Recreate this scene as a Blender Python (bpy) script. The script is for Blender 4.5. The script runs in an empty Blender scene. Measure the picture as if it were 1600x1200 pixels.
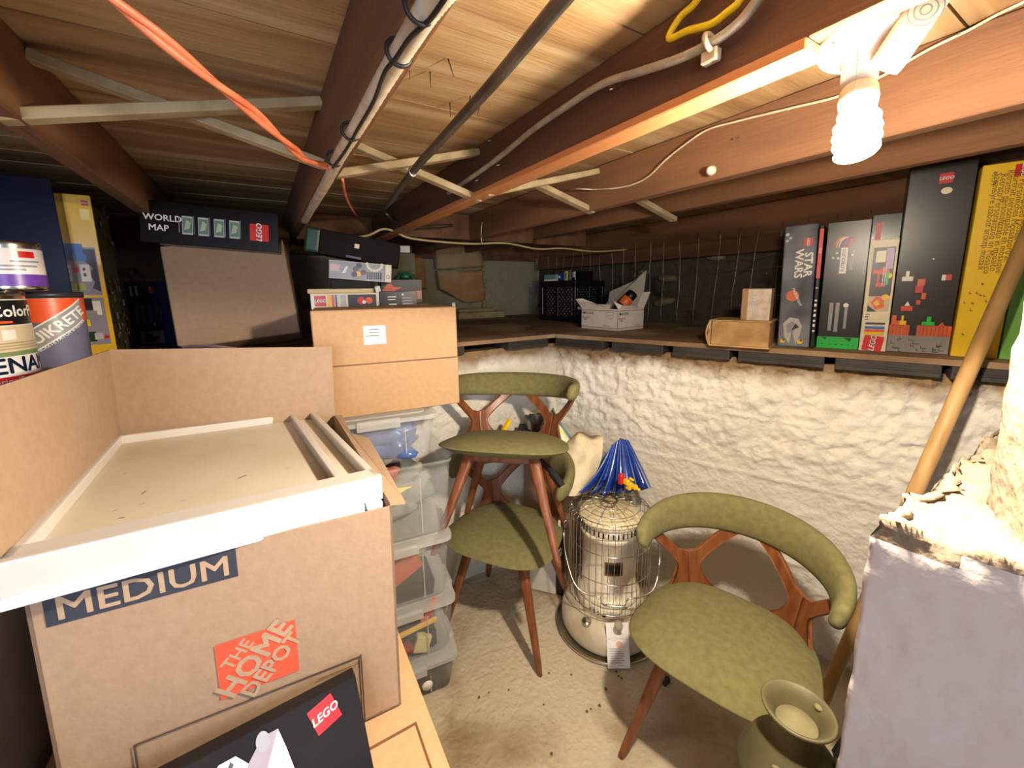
import bpy, bmesh, math, random
from math import sin, cos, pi, radians as rad
from mathutils import Vector, Matrix, Euler, noise
random.seed(7)
S = bpy.context.scene
COL = S.collection

# ------------------------------------------------------------------ camera
EYE = Vector((0, 0, 1.45))
F_PX, PX, PY = 635.0, 800.0, 560.0
YAW, PITCH, ROLL = .548, .168, .014
FW = Vector((sin(YAW)*cos(PITCH), cos(YAW)*cos(PITCH), -sin(PITCH)))
RT0 = Vector((cos(YAW), -sin(YAW), 0)); DN0 = FW.cross(RT0)
RT = RT0*cos(ROLL) + DN0*sin(ROLL); DN = DN0*cos(ROLL) - RT0*sin(ROLL)
cam = bpy.data.cameras.new('camera'); co = bpy.data.objects.new('camera', cam); COL.objects.link(co)
m = Matrix.Identity(4)
for i in range(3):
    m[i][0] = RT[i]; m[i][1] = -DN[i]; m[i][2] = -FW[i]; m[i][3] = EYE[i]
co.matrix_world = m
cam.sensor_width = 36; cam.lens = 36*F_PX/1600
cam.shift_x = (800-PX)/1600; cam.shift_y = -(600-PY)/1600
cam.clip_start = .02
S.camera = co

# surveying helpers: a ray of the photograph met with a real plane of the room
def ray(x, y): return FW + RT*((x-PX)/F_PX) + DN*((y-PY)/F_PX)
def onz(x, y, z): d = ray(x, y); return EYE + d*((z-EYE.z)/d.z)
def onX(x, y, v): d = ray(x, y); return EYE + d*(v/d.x)
def onY(x, y, v): d = ray(x, y); return EYE + d*(v/d.y)
def at(x, y, dep): return EYE + ray(x, y)*dep

# ------------------------------------------------------------------ world, lights, exposure
S.view_settings.view_transform = 'Standard'; S.view_settings.look = 'None'
S.view_settings.exposure = 1.3; S.view_settings.gamma = 1.0; S.view_settings.use_curve_mapping = False
w = bpy.data.worlds.new('world'); S.world = w; w.use_nodes = True
w.node_tree.nodes['Background'].inputs[0].default_value = (.62, .74, 1, 1)
w.node_tree.nodes['Background'].inputs[1].default_value = .14
S.cycles.use_denoising = True
S.cycles.max_bounces = 7; S.cycles.transparent_max_bounces = 16
S.cycles.sample_clamp_indirect = 6

def area(name, loc, target, size, power, col, sy=None):
    l = bpy.data.lights.new(name, 'AREA'); l.energy = power; l.color = col; l.spread = rad(88)
    l.size = size
    if sy: l.shape = 'RECTANGLE'; l.size_y = sy
    o = bpy.data.objects.new(name, l); COL.objects.link(o); o.location = loc
    o.rotation_euler = (Vector(target)-Vector(loc)).to_track_quat('-Z', 'Y').to_euler()
    return o
# daylight of the doorway behind the photographer
area('doorway_daylight', (-.75, -1.3, 1.30), (.05, 1.2, .85), .8, 4.2, (.76, .83, 1.0), .9)
def point(name, loc, power, col, r=.04, spot=None, blend=.5):
    l = bpy.data.lights.new(name, 'SPOT' if spot else 'POINT'); l.energy = power; l.color = col; l.shadow_soft_size = r
    if spot: l.spot_size = rad(spot); l.spot_blend = blend
    o = bpy.data.objects.new(name, l); COL.objects.link(o); o.location = loc; return o
BULB_POWER = 420

# ------------------------------------------------------------------ materials
MATS = {}
def mat(name, c1, c2=None, scale=8, rough=.7, bump=0, bscale=60, stretch=(1,1,1), metal=0, spec=.5,
        det=6, dist=0, alpha=1, emit=0, lo=.35, hi=.65, coat=0, trans=0, c3=None, s3=2, lo3=.5, hi3=.6, sheen=0):
    if name in MATS: return MATS[name]
    M = bpy.data.materials.new(name); M.use_nodes = True; N = M.node_tree.nodes; L = M.node_tree.links
    b = N['Principled BSDF']
    b.inputs['Roughness'].default_value = rough; b.inputs['Metallic'].default_value = metal
    b.inputs['Specular IOR Level'].default_value = spec
    b.inputs['Base Color'].default_value = (*c1, 1)
    if coat: b.inputs['Coat Weight'].default_value = coat; b.inputs['Coat Roughness'].default_value = .12
    if sheen: b.inputs['Sheen Weight'].default_value = sheen
    if alpha < 1: b.inputs['Alpha'].default_value = alpha
    if trans: b.inputs['Transmission Weight'].default_value = trans
    if emit:
        b.inputs['Emission Color'].default_value = (*c1, 1); b.inputs['Emission Strength'].default_value = emit
    if c2 is None: c2 = tuple(min(1, x*1.12+.004) for x in c1)
    tc = N.new('ShaderNodeTexCoord'); mp = N.new('ShaderNodeMapping'); L.new(tc.outputs['Object'], mp.inputs[0])
    mp.inputs['Scale'].default_value = stretch
    n = N.new('ShaderNodeTexNoise'); n.inputs['Scale'].default_value = scale; n.inputs['Detail'].default_value = det
    n.inputs['Distortion'].default_value = dist; L.new(mp.outputs[0], n.inputs['Vector'])
    r = N.new('ShaderNodeValToRGB'); r.color_ramp.elements[0].position = lo; r.color_ramp.elements[1].position = hi
    r.color_ramp.elements[0].color = (*c1, 1); r.color_ramp.elements[1].color = (*c2, 1)
    L.new(n.outputs['Fac'], r.inputs[0]); out = r.outputs[0]
    if c3:
        n3 = N.new('ShaderNodeTexNoise'); n3.inputs['Scale'].default_value = s3; n3.inputs['Detail'].default_value = 7
        L.new(mp.outputs[0], n3.inputs['Vector'])
        r3 = N.new('ShaderNodeValToRGB'); r3.color_ramp.elements[0].position = lo3; r3.color_ramp.elements[1].position = hi3
        L.new(n3.outputs['Fac'], r3.inputs[0])
        mx = N.new('ShaderNodeMix'); mx.data_type = 'RGBA'; L.new(r3.outputs[0], mx.inputs[0])
        L.new(out, mx.inputs[6]); mx.inputs[7].default_value = (*c3, 1); out = mx.outputs[2]
    if not emit: L.new(out, b.inputs['Base Color'])
    if bump:
        nb = N.new('ShaderNodeTexNoise'); nb.inputs['Scale'].default_value = bscale; nb.inputs['Detail'].default_value = 5
        L.new(mp.outputs[0], nb.inputs['Vector'])
        bp = N.new('ShaderNodeBump'); bp.inputs['Strength'].default_value = min(1, bump); bp.inputs['Distance'].default_value = .004*max(1, bump)
        L.new(nb.outputs['Fac'], bp.inputs['Height']); L.new(bp.outputs[0], b.inputs['Normal'])
    MATS[name] = M
    return M
def lin(r, g, b):
    f = lambda v: (v/255/12.92) if v/255 < .04045 else ((v/255+.055)/1.055)**2.4
    return (f(r), f(g), f(b))

# paints for printed cartons
def ink(name, rgb, rough=.35, **k): return mat('ink_'+name, lin(*rgb), None, 20, rough, **k)
RED = ink('red', (212, 26, 28)); WHITE = ink('white', (238, 236, 228)); YEL = ink('yellow', (250, 200, 20)); BLK = ink('black', (16, 15, 17))
BLU = ink('blue', (40, 110, 190)); GRN = ink('green', (30, 190, 70)); ORG = ink('orange', (235, 90, 35)); GRY = ink('grey', (150, 150, 155))
NAVY = ink('navy', (10, 24, 58), .22); CREAM = ink('cream', (232, 222, 190)); PURP = ink('purple', (105, 60, 160)); PINK = ink('pink', (205, 60, 130))
DGRY = ink('dark_grey', (50, 48, 50)); DGRN = ink('dark_green', (20, 70, 38)); TEAL = ink('teal', (60, 140, 150)); LGRY = ink('light_grey', (190, 188, 190)); BRN = ink('brown', (105, 70, 45))
WOOD_RED = mat('old_joist_wood', lin(110, 76, 50), lin(140, 98, 66), 4, .8, .5, 40, (3, .35, 3), det=8, c3=lin(86, 57, 40), s3=1.6, lo3=.5, hi3=.7)
WOOD_SUB = mat('subfloor_pine', lin(196, 166, 122), lin(168, 134, 90), 3, .75, .4, 30, (.5, 6, 6), det=9, c3=lin(222, 198, 156), s3=2.2, lo3=.5, hi3=.75)
WOOD_SUB2 = mat('subfloor_pine_stained', lin(184, 150, 104), lin(150, 114, 74), 3, .75, .4, 30, (.5, 6, 6), det=9, c3=lin(214, 190, 150), s3=2.0, lo3=.52, hi3=.72)
WOOD_NEW = mat('pale_lumber', lin(214, 150, 96), lin(196, 128, 78), 6, .6, .2, 60, (4, .4, 4))
WOOD_BR = mat('weathered_brace', lin(190, 174, 138), lin(160, 142, 106), 14, .8, .4, 60)
CARD = mat('kraft_cardboard', lin(184, 148, 108), lin(177, 141, 102), 60, .75, .12, 140)
CARD_D = mat('kraft_cardboard_brown', lin(160, 134, 108), lin(153, 127, 101), 60, .75, .12, 140)
CARD_IN = mat('cardboard_edge', lin(150, 112, 72), lin(120, 88, 56), 200, .8)
STEEL = mat('galvanised_wire', lin(190, 188, 180), None, 40, .35, metal=1)
WALNUT = mat('walnut_veneer', lin(136, 80, 44), lin(104, 57, 30), 6, .35, .08, 80, (9, 9, .7), det=8)
OLIVE = mat('olive_wool', lin(108, 103, 62), lin(120, 115, 71), 50, .95, .3, 500)
PAPER = mat('white_paper', lin(232, 230, 224), None, 30, .7)

# ------------------------------------------------------------------ mesh builder
_txt = {}
def text_geo(s, bold=0.0, shear=0.0):
    k = (s, bold, shear)
    if k in _txt: return _txt[k]
    c = bpy.data.curves.new('t', 'FONT'); c.body = s; c.align_x = 'CENTER'; c.align_y = 'CENTER'; c.offset = bold; c.shear = shear
    c.resolution_u = 2; c.fill_mode = 'FRONT' if hasattr(c, 'fill_mode') else c.fill_mode
    o = bpy.data.objects.new('t', c); COL.objects.link(o)
    dg = bpy.context.evaluated_depsgraph_get(); me = bpy.data.meshes.new_from_object(o.evaluated_get(dg))
    V = [v.co.copy() for v in me.vertices]; Fc = [tuple(p.vertices) for p in me.polygons]
    bpy.data.objects.remove(o); bpy.data.curves.remove(c); bpy.data.meshes.remove(me)
    _txt[k] = (V, Fc); return V, Fc

class MB:
    def __init__(s): s.v = []; s.f = []; s.m = []; s.mats = []; s.sm = []
    def mi(s, M):
        if M not in s.mats: s.mats.append(M)
        return s.mats.index(M)
    def add(s, V, Fc, M, smooth=False, T=None):
        b = len(s.v); k = s.mi(M)
        for v in V:
            v = Vector(v); s.v.append(T @ v if T else v)
        for f in Fc: s.f.append(tuple(b+i for i in f)); s.m.append(k); s.sm.append(smooth)
        return s
    def box(s, x0, y0, z0, x1, y1, z1, M, T=None):
        V = [(x, y, z) for z in (z0, z1) for y in (y0, y1) for x in (x0, x1)]
        return s.add(V, [(0,2,3,1), (4,5,7,6), (0,1,5,4), (2,6,7,3), (0,4,6,2), (1,3,7,5)], M, False, T)
    def bbox(s, x0, y0, z0, x1, y1, z1, M, b=.003, T=None, seg=1):
        bm = bmesh.new(); bmesh.ops.create_cube(bm, size=1)
        for v in bm.verts:
            v.co = Vector((x0+(v.co.x+.5)*(x1-x0), y0+(v.co.y+.5)*(y1-y0), z0+(v.co.z+.5)*(z1-z0)))
        bmesh.ops.bevel(bm, geom=bm.edges[:], offset=b, segments=seg, affect='EDGES', profile=.6)
        bm.verts.index_update()
        s.add([v.co.copy() for v in bm.verts], [tuple(v.index for v in f.verts) for f in bm.faces], M, False, T); bm.free(); return s
    def quad(s, a, b, c, d, M, T=None): return s.add([a, b, c, d], [(0,1,2,3)], M, False, T)
    def tube(s, P, r, M, n=8, caps=True, closed=False, flat=None):
        P = [Vector(p) for p in P]; R = r if isinstance(r, (list, tuple)) else [r]*len(P)
        V = []; Fc = []; nn = None
        for i, p in enumerate(P):
            if closed: t = (P[(i+1) % len(P)]-P[i-1])
            else: t = (P[min(i+1, len(P)-1)]-P[max(i-1, 0)])
            if t.length < 1e-9: t = Vector((0, 0, 1))
            t.normalize()
            if nn is None: nn = t.orthogonal().normalized()
            else:
                nn = nn - t*nn.dot(t)
                nn = nn.normalized() if nn.length > 1e-6 else t.orthogonal().normalized()
            bb = t.cross(nn)
            for k in range(n):
                a = 2*pi*k/n; V.append(p + (nn*cos(a)+bb*sin(a))*R[i])
        m_ = len(P)
        for i in range(m_ if closed else m_-1):
            for k in range(n):
                j = (i+1) % m_
                Fc.append((i*n+k, i*n+(k+1) % n, j*n+(k+1) % n, j*n+k))
        if caps and not closed:
            Fc.append(tuple(range(n-1, -1, -1))); Fc.append(tuple((m_-1)*n+k for k in range(n)))
        return s.add(V, Fc, M, n > 4)
    def lathe(s, prof, M, n=40, T=None, cap=True):
        V = []; Fc = []
        for r, z in prof:
            for k in range(n): V.append((r*cos(2*pi*k/n), r*sin(2*pi*k/n), z))
        for i in range(len(prof)-1):
            for k in range(n): Fc.append((i*n+k, i*n+(k+1) % n, (i+1)*n+(k+1) % n, (i+1)*n+k))
        if cap:
            if prof[0][0] > 1e-4: Fc.append(tuple(range(n-1, -1, -1)))
            if prof[-1][0] > 1e-4: Fc.append(tuple((len(prof)-1)*n+k for k in range(n)))
        return s.add(V, Fc, M, True, T)
    def ring(s, c, r, tr, M, n=36, ax=None, k=6):
        ax = ax or (Vector((1,0,0)), Vector((0,1,0)))
        return s.tube([Vector(c)+ax[0]*r*cos(2*pi*i/n)+ax[1]*r*sin(2*pi*i/n) for i in range(n)], tr, M, k, closed=True)
    def prism(s, pts, h0, h1, M, T=None):
        n = len(pts); V = [(x, y, h0) for x, y in pts]+[(x, y, h1) for x, y in pts]
        Fc = [tuple(range(n-1, -1, -1)), tuple(range(n, 2*n))]+[(i, (i+1) % n, n+(i+1) % n, n+i) for i in range(n)]
        return s.add(V, Fc, M, False, T)
    def build(s, name, parent=None, loc=None, rot=None, smooth_angle=None):
        me = bpy.data.meshes.new(name); me.from_pydata([tuple(v) for v in s.v], [], s.f); me.update()
        for M in s.mats: me.materials.append(M)
        me.polygons.foreach_set('material_index', s.m); me.polygons.foreach_set('use_smooth', s.sm)
        bm = bmesh.new(); bm.from_mesh(me)
        bm.to_mesh(me); bm.free()
        o = bpy.data.objects.new(name, me); COL.objects.link(o)
        if parent: o.parent = parent
        if loc is not None: o.location = loc
        if rot is not None: o.rotation_mode = 'YXZ'; o.rotation_euler = [rad(a) for a in rot]
        return o

def tag(o, label, cat, group=None, kind=None):
    if label: o['label'] = label
    if cat: o['category'] = cat
    if group: o['group'] = group
    if kind: o['kind'] = kind
    return o
def struct(o): o['kind'] = 'structure'; return o
def empty(name, loc=(0,0,0), rot=(0,0,0)):
    o = bpy.data.objects.new(name, None); COL.objects.link(o); o.empty_display_size = .05
    o.location = loc; o.rotation_mode = 'YXZ'; o.rotation_euler = [rad(a) for a in rot]; return o
def smooth_path(P, k=6):
    P = [Vector(p) for p in P]; out = []
    for i in range(len(P)-1):
        p0, p1, p2, p3 = P[max(i-1,0)], P[i], P[i+1], P[min(i+2, len(P)-1)]
        for j in range(k):
            t = j/k
            out.append(.5*((2*p1)+(p2-p0)*t+(2*p0-5*p1+4*p2-p3)*t*t+(3*p1-p0-3*p2+p3)*t**3))
    out.append(P[-1]); return out

STAMP = [(0,0), (.8,0), (-.8,0), (0,.8), (0,-.8), (.6,.6), (-.6,-.6), (.6,-.6), (-.6,.6)]
class Face:
    """prints on one face of a box: u to the right, v up, as seen from outside"""
    def __init__(s, mb, o, U, V, w, h): s.mb, s.o, s.U, s.V, s.w, s.h = mb, Vector(o), Vector(U), Vector(V), w, h; s.n = s.U.cross(s.V); s.k = 0
    def p(s, u, v, e): return s.o + s.U*u*s.w + s.V*v*s.h + s.n*e
    def _e(s): s.k += 1; return .0004+.00022*s.k
    def rect(s, u0, v0, u1, v1, M):
        e = s._e(); s.mb.quad(s.p(u0,v0,e), s.p(u1,v0,e), s.p(u1,v1,e), s.p(u0,v1,e), M); return s
    def poly(s, pts, M):
        e = s._e(); s.mb.add([s.p(u,v,e) for u,v in pts], [tuple(range(len(pts)))], M); return s
    def disc(s, u, v, r, M, ry=None, n=20):
        e = s._e(); ry = ry or r
        c = s.p(u, v, e); s.mb.add([c+s.U*r*cos(2*pi*i/n)+s.V*ry*sin(2*pi*i/n) for i in range(n)], [tuple(range(n))], M); return s
    def text(s, t, u, v, size, M, ang=0, bold=.0, shear=0, sx=1):
        e = s._e(); V_, F_ = text_geo(t, 0, shear); a = rad(ang); c = s.p(u, v, e)
        for kk, (bx, by) in enumerate(STAMP if bold else STAMP[:1]):
            s.mb.add([c + s.n*(kk*.00003) + s.U*(((q.x*sx+bx*bold)*cos(a)-(q.y+by*bold)*sin(a))*size) + s.V*(((q.x*sx+bx*bold)*sin(a)+(q.y+by*bold)*cos(a))*size) for q in V_], F_, M)
        return s
    def lego(s, u, v, size, ang=0):
        """a red square with the white italic word"""
        e = s._e(); a = rad(ang); c = s.p(u, v, e); h = size/2
        R = lambda x, y: c + s.U*(x*cos(a)-y*sin(a)) + s.V*(x*sin(a)+y*cos(a))
        s.mb.quad(R(-h,-h), R(h,-h), R(h,h), R(-h,h), RED)
        s.text('LEGO', u, v, size*.42, BLK, ang, .06, .25); s.text('LEGO', u, v, size*.42, WHITE, ang, .025, .25); return s
    def lines(s, u0, v0, u1, v1, n, M, vert=False, seed=1, fill=.55):
        rn = random.Random(seed)
        for i in range(n):
            if vert:
                a = u0+(u1-u0)*(i+.2)/n; b = a+(u1-u0)/n*fill; s.rect(a, v0+(v1-v0)*rn.uniform(0,.25), b, v1, M)
            else:
                a = v0+(v1-v0)*(i+.2)/n; b = a+(v1-v0)/n*fill; s.rect(u0, a, u0+(u1-u0)*rn.uniform(.6,1), b, M)
            s.k -= 1
        s.k += 1; return s

def carton(name, loc, rot, dims, base, label, cat='box', group=None, prints=None, seam=None, b=.0015, parts=None):
    """a closed carton; origin at its front bottom left corner"""
    w, d, h = dims; mb = MB()
    mb.bbox(0, 0, 0, w, d, h, base, b)
    faces = {'front': Face(mb, (0,0,0), (1,0,0), (0,0,1), w, h), 'right': Face(mb, (w,0,0), (0,1,0), (0,0,1), d, h),
             'left': Face(mb, (0,d,0), (0,-1,0), (0,0,1), d, h), 'top': Face(mb, (0,0,h), (1,0,0), (0,1,0), w, d)}
    if prints: prints(faces)
    o = mb.build(name, None, loc, rot)
    tag(o, label, cat, group)
    return o

# ------------------------------------------------------------------ the room
def grid_surface(name, O, U, V, nu, nv, fn, M, Nrm, matfn=None):
    """a displaced wall or floor: point = O + U*u + V*v + Nrm*fn(point)"""
    O, U, V, Nrm = Vector(O), Vector(U), Vector(V), Vector(Nrm); mb = MB(); pts = []
    for j in range(nv+1):
        for i in range(nu+1):
            p = O+U*(i/nu)+V*(j/nv); pts.append(p+Nrm*fn(p, i/nu, j/nv))
    fc = [(j*(nu+1)+i, j*(nu+1)+i+1, (j+1)*(nu+1)+i+1, (j+1)*(nu+1)+i) for j in range(nv) for i in range(nu)]
    mb.add(pts, fc, M, True)
    return mb.build(name)

def concrete_mat(name, base, dirt, dirt_z=None, spots=True, rough=.85, dz=.06, bs=.8, lo=.62, hi=.72, ssc=5.5):
    M = bpy.data.materials.new(name); M.use_nodes = True; N = M.node_tree.nodes; L = M.node_tree.links; b = N['Principled BSDF']
    b.inputs['Roughness'].default_value = rough; b.inputs['Specular IOR Level'].default_value = .3
    tc = N.new('ShaderNodeTexCoord')
    def nz(sc, det, lo, hi, di=0):
        n = N.new('ShaderNodeTexNoise'); n.inputs['Scale'].default_value = sc; n.inputs['Detail'].default_value = det; n.inputs['Distortion'].default_value = di
        L.new(tc.outputs['Object'], n.inputs['Vector']); r = N.new('ShaderNodeMapRange'); r.inputs[1].default_value = lo; r.inputs[2].default_value = hi
        L.new(n.outputs['Fac'], r.inputs[0]); return r.outputs[0], n.outputs['Fac']
    def mix(f, a, c):
        x = N.new('ShaderNodeMix'); x.data_type = 'RGBA'; L.new(f, x.inputs[0])
        if isinstance(a, tuple): x.inputs[6].default_value = (*a, 1)
        else: L.new(a, x.inputs[6])
        x.inputs[7].default_value = (*c, 1); return x.outputs[2]
    f1, _ = nz(3, 6, .35, .7); col = mix(f1, base, tuple(x*.86 for x in base))
    if spots:
        f2, _ = nz(ssc, 9, lo, hi, .6); col = mix(f2, col, dirt)
    if dirt_z is not None:
        sx = N.new('ShaderNodeSeparateXYZ'); L.new(tc.outputs['Object'], sx.inputs[0])
        _, raw = nz(9, 8, 0, 1)
        a = N.new('ShaderNodeMath'); a.operation = 'MULTIPLY_ADD'; L.new(raw, a.inputs[0]); a.inputs[1].default_value = .12; L.new(sx.outputs[2], a.inputs[2])
        r = N.new('ShaderNodeMapRange'); r.inputs[1].default_value = dirt_z+.06; r.inputs[2].default_value = dirt_z+.06+dz; L.new(a.outputs[0], r.inputs[0])
        col = mix(r.outputs[0], col, dirt)
    L.new(col, b.inputs['Base Color'])
    n = N.new('ShaderNodeTexNoise'); n.inputs['Scale'].default_value = 38; n.inputs['Detail'].default_value = 8; L.new(tc.outputs['Object'], n.inputs['Vector'])
    v = N.new('ShaderNodeTexVoronoi'); v.inputs['Scale'].default_value = 55; L.new(tc.outputs['Object'], v.inputs['Vector'])
    a = N.new('ShaderNodeMath'); a.operation = 'MULTIPLY_ADD'; a.inputs[1].default_value = .35; L.new(v.outputs['Distance'], a.inputs[0]); L.new(n.outputs['Fac'], a.inputs[2])
    bp = N.new('ShaderNodeBump'); bp.inputs['Strength'].default_value = bs; bp.inputs['Distance'].default_value = .009
    L.new(a.outputs[0], bp.inputs['Height']); L.new(bp.outputs[0], b.inputs['Normal'])
    return M
WALLM = concrete_mat('painted_rough_concrete', lin(226, 221, 207), lin(140, 116, 84), 1.068, spots=False)
JAMBM = concrete_mat('painted_jamb_concrete', lin(205, 200, 200), lin(118, 104, 96), None, spots=False)
LEDGEM = concrete_mat('broken_concrete', lin(132, 116, 96), lin(128, 100, 72), None)
FLOORM = concrete_mat('cellar_floor', lin(200, 186, 158), lin(142, 118, 86), None, lo=.52, hi=.72, ssc=3.2)
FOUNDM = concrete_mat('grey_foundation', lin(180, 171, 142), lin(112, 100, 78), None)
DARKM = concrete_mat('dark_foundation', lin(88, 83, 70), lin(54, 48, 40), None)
EARTHM = concrete_mat('packed_earth', lin(120, 98, 70), lin(80, 62, 42), None)

CR = Vector((1.319, 1.713, 0)); CE = Vector((2.02, -.14, 0)); WD = (CE-CR); WL = WD.length; WDn = WD.normalized(); WN = Vector((WDn.y, -WDn.x, 0))
if WN.x > 0: WN = -WN
def fb(p, s): return noise.fractal(p*s, .8, 2.1, 5)
def wallf(amp):
    def g(p, u, v):
        d = amp*.7*fb(p, 4) + amp*.75*fb(p+Vector((5,3,1)), 24)*(1.35 if p.z > .75 else .45)
        for zz in (.35, .68, .93): d += .006*math.exp(-((p.z-zz-.012*fb(p, 2))/.006)**2)
        return d*(1.0 if p.z < 1.1 else 1.6)
    return g
struct(grid_surface('wall_right', CR, WD, (0,0,1.165), 240, 150, wallf(.014), WALLM, WN))
struct(grid_surface('wall_back', (-.75, 1.70, 0), (2.08, .012, 0), (0,0,1.165), 200, 110, wallf(.007), WALLM, (0,-1,0)))
struct(grid_surface('wall_left', (-.75, -.6, 0), (0, 2.35, 0), (0,0,1.165), 90, 50, wallf(.008), WALLM, (1,0,0)))
mb = MB()   # earth ledge behind the pit walls
mb.prism([(-.9, 1.73), (1.30, 1.74), (CR.x+.035, CR.y+.02), (CE.x+.04+WDn.x*.2, CE.y+WDn.y*.2), (2.4, -.6), (2.4, 3.3), (-2.2, 3.3), (-2.2, -.6), (-.755, -.6), (-.755, 1.705)], 1.10, 1.158, EARTHM)
struct(mb.build('trim_1'))
struct(grid_surface('floor', (-.8, -.8, 0), (3.1, 0, 0), (0, 2.6, 0), 120, 100, lambda p, u, v: .004*fb(p, 3), FLOORM, (0,0,1)))
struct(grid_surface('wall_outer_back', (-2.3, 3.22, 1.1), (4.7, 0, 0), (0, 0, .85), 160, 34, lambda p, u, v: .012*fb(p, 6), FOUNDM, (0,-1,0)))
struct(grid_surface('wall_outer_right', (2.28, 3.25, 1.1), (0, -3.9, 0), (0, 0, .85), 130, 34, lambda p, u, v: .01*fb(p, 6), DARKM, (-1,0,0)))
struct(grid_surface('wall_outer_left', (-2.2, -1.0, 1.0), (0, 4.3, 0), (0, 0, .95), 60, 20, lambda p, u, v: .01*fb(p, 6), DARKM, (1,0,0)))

# near wall, cut open where the photographer stands: right jamb with a ledge and the stub above
JM = concrete_mat('jamb_stained', lin(200, 192, 188), lin(116, 100, 92), None, bs=.3, lo=.62, hi=.74, ssc=2.0)
def blob_wall(name, P, M, amp=.006, cuts=26, seed=0, rough_top=None, M2=None):
    """a concrete block from 8 corners, subdivided and chipped"""
    bm = bmesh.new(); vs = [bm.verts.new(p) for p in P]
    for f in ((0,1,2,3), (7,6,5,4), (0,4,5,1), (1,5,6,2), (2,6,7,3), (3,7,4,0)): bm.faces.new([vs[i] for i in f])
    bmesh.ops.subdivide_edges(bm, edges=bm.edges[:], cuts=cuts, use_grid_fill=True)
    bm.normal_update()
    for v in bm.verts:
        n = v.normal; k = amp*fb(v.co+Vector((seed,0,0)), 6)+amp*.5*fb(v.co, 19)
        if rough_top and v.co.z > rough_top-.012: k += -.010+.020*fb(v.co, 7)+.014*fb(v.co, 20)+.006*fb(v.co, 50)
        v.co += n*k
    me = bpy.data.meshes.new(name); me.materials.append(M)
    if M2: me.materials.append(M2)
    for f in bm.faces:
        f.smooth = True
        if M2 and f.normal.z > .5: f.material_index = 1
        if M2 and (f.normal.y > .5 or (rough_top and f.calc_center_median().z > rough_top-.016+.01*fb(f.calc_center_median(), 12))): f.material_index = 1
    bm.to_mesh(me); bm.free(); o = bpy.data.objects.new(name, me); COL.objects.link(o); return o
zt = 1.178
P = [(.592,.158,-.02), (1.45,.158,-.02), (1.45,-.22,-.02), (.635,-.22,-.02), (.590,.154,zt+.006), (1.45,.154,zt), (1.45,-.22,zt), (.635,-.22,zt)]
struct(blob_wall('wall_near_right', P, JM, .005, 84, 1, zt, LEDGEM))
P = [(.648,.052,zt-.03), (.79,.100,zt-.03), (1.45,-.40,zt-.03), (.69,-.40,zt-.03), (.652,.052,1.72), (.80,.098,1.72), (1.45,-.40,1.72), (.70,-.40,1.72)]
struct(blob_wall('wall_near_stub', P, JM, .006, 30, 5, None, LEDGEM))
P = [(-.46,.93,-.02), (-.36,.98,-.02), (-.42,-.9,-.02), (-.9,-.9,-.02), (-.46,.93,1.0), (-.36,.98,1.0), (-.42,-.9,1.0), (-.9,-.9,1.0)]
P = [(-.9,.90,-.02), (-.37,.90,-.02), (-.42,-.9,-.02), (-.9,-.9,-.02), (-.9,.90,1.02), (-.37,.90,1.02), (-.42,-.9,1.02), (-.9,-.9,1.02)]
struct(blob_wall('wall_near_left', P, JM, .006, 24, 9, None, LEDGEM))

# ceiling: subfloor boards on joists
mb = MB(); y = -1.6; k = 0; rn = random.Random(3)
while y < 3.4:
    wd = .142; o_ = rn.uniform(0, .004)
    mb.box(-2.3, y, 1.862+o_, 2.5, y+wd-.0035, 1.885, WOOD_SUB if k % 3 else WOOD_SUB2); y += wd; k += 1
mb.box(-2.3, -1.6, 1.886, 2.5, 3.4, 1.90, BLK)
struct(mb.build('ceiling'))

JX = [-.75, -.325, .153, .584, 1.031, 1.462, 1.9]
lab = ['old reddish brown floor joist at the far left, mostly in the dark', 'dark brown floor joist over the paint cans and tall boxes at left',
       'reddish brown floor joist with the white flexible conduit strapped along it', 'red brown floor joist carrying the clamped grey cable and pale strip',
       'red brown floor joist with the thin white wire stapled along its side', 'red brown floor joist above the hanging wire mesh', 'red brown floor joist nearest the dark foundation wall, above the tall toy boxes']
for i, x in enumerate(JX):
    mb = MB(); zb = 1.722 if i != 3 else 1.738
    if i == 6: zb = 1.842
    if i == 5: zb = 1.752
    y0 = -1.5
    mb.bbox(x-.002, y0, zb, x+.036, 3.19, 1.861, WOOD_RED, .002)
    tag(mb.build('ceiling_joist'), lab[i], 'joist', 'floor joists overhead')
mb = MB(); mb.bbox(.574, .27, 1.722, .622, 3.1, 1.7375, WOOD_NEW, .002)
tag(mb.build('wood_strip'), 'pale new timber strip nailed under the joist beside the lamp', 'wood strip')
mb = MB(); mb.bbox(-2.2, 3.12, 1.70, 2.24, 3.165, 1.86, WOOD_RED, .002)
tag(mb.build('rim_board'), 'brown rim board across the joist ends over the stone foundation', 'board')
mb = MB(); mb.bbox(2.16, -.9, 1.62, 2.26, 3.1, 1.70, WOOD_RED, .003); mb.bbox(2.2, -.9, 1.70, 2.24, 3.1, 1.86, WOOD_RED, .003)
tag(mb.build('sill_beam'), 'brown sill beam lying on the dark right foundation wall', 'beam')

for i, yb, lb in ((2, 2.45, 'brown blocking board between joists above the long black case'), (3, 2.12, 'brown blocking board between joists above the sandstone blocks'),
                  (4, 2.12, 'brown blocking board between joists where the white wire drops'), (5, 2.14, 'brown blocking board between joists above the milk crate')):
    mb = MB(); mb.bbox(JX[i]+.037, yb, 1.726, JX[i+1]-.003, yb+.036, 1.8605, WOOD_RED, .002)
    tag(mb.build('blocking_board'), lb, 'board', 'blocking boards between the joists')
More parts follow.
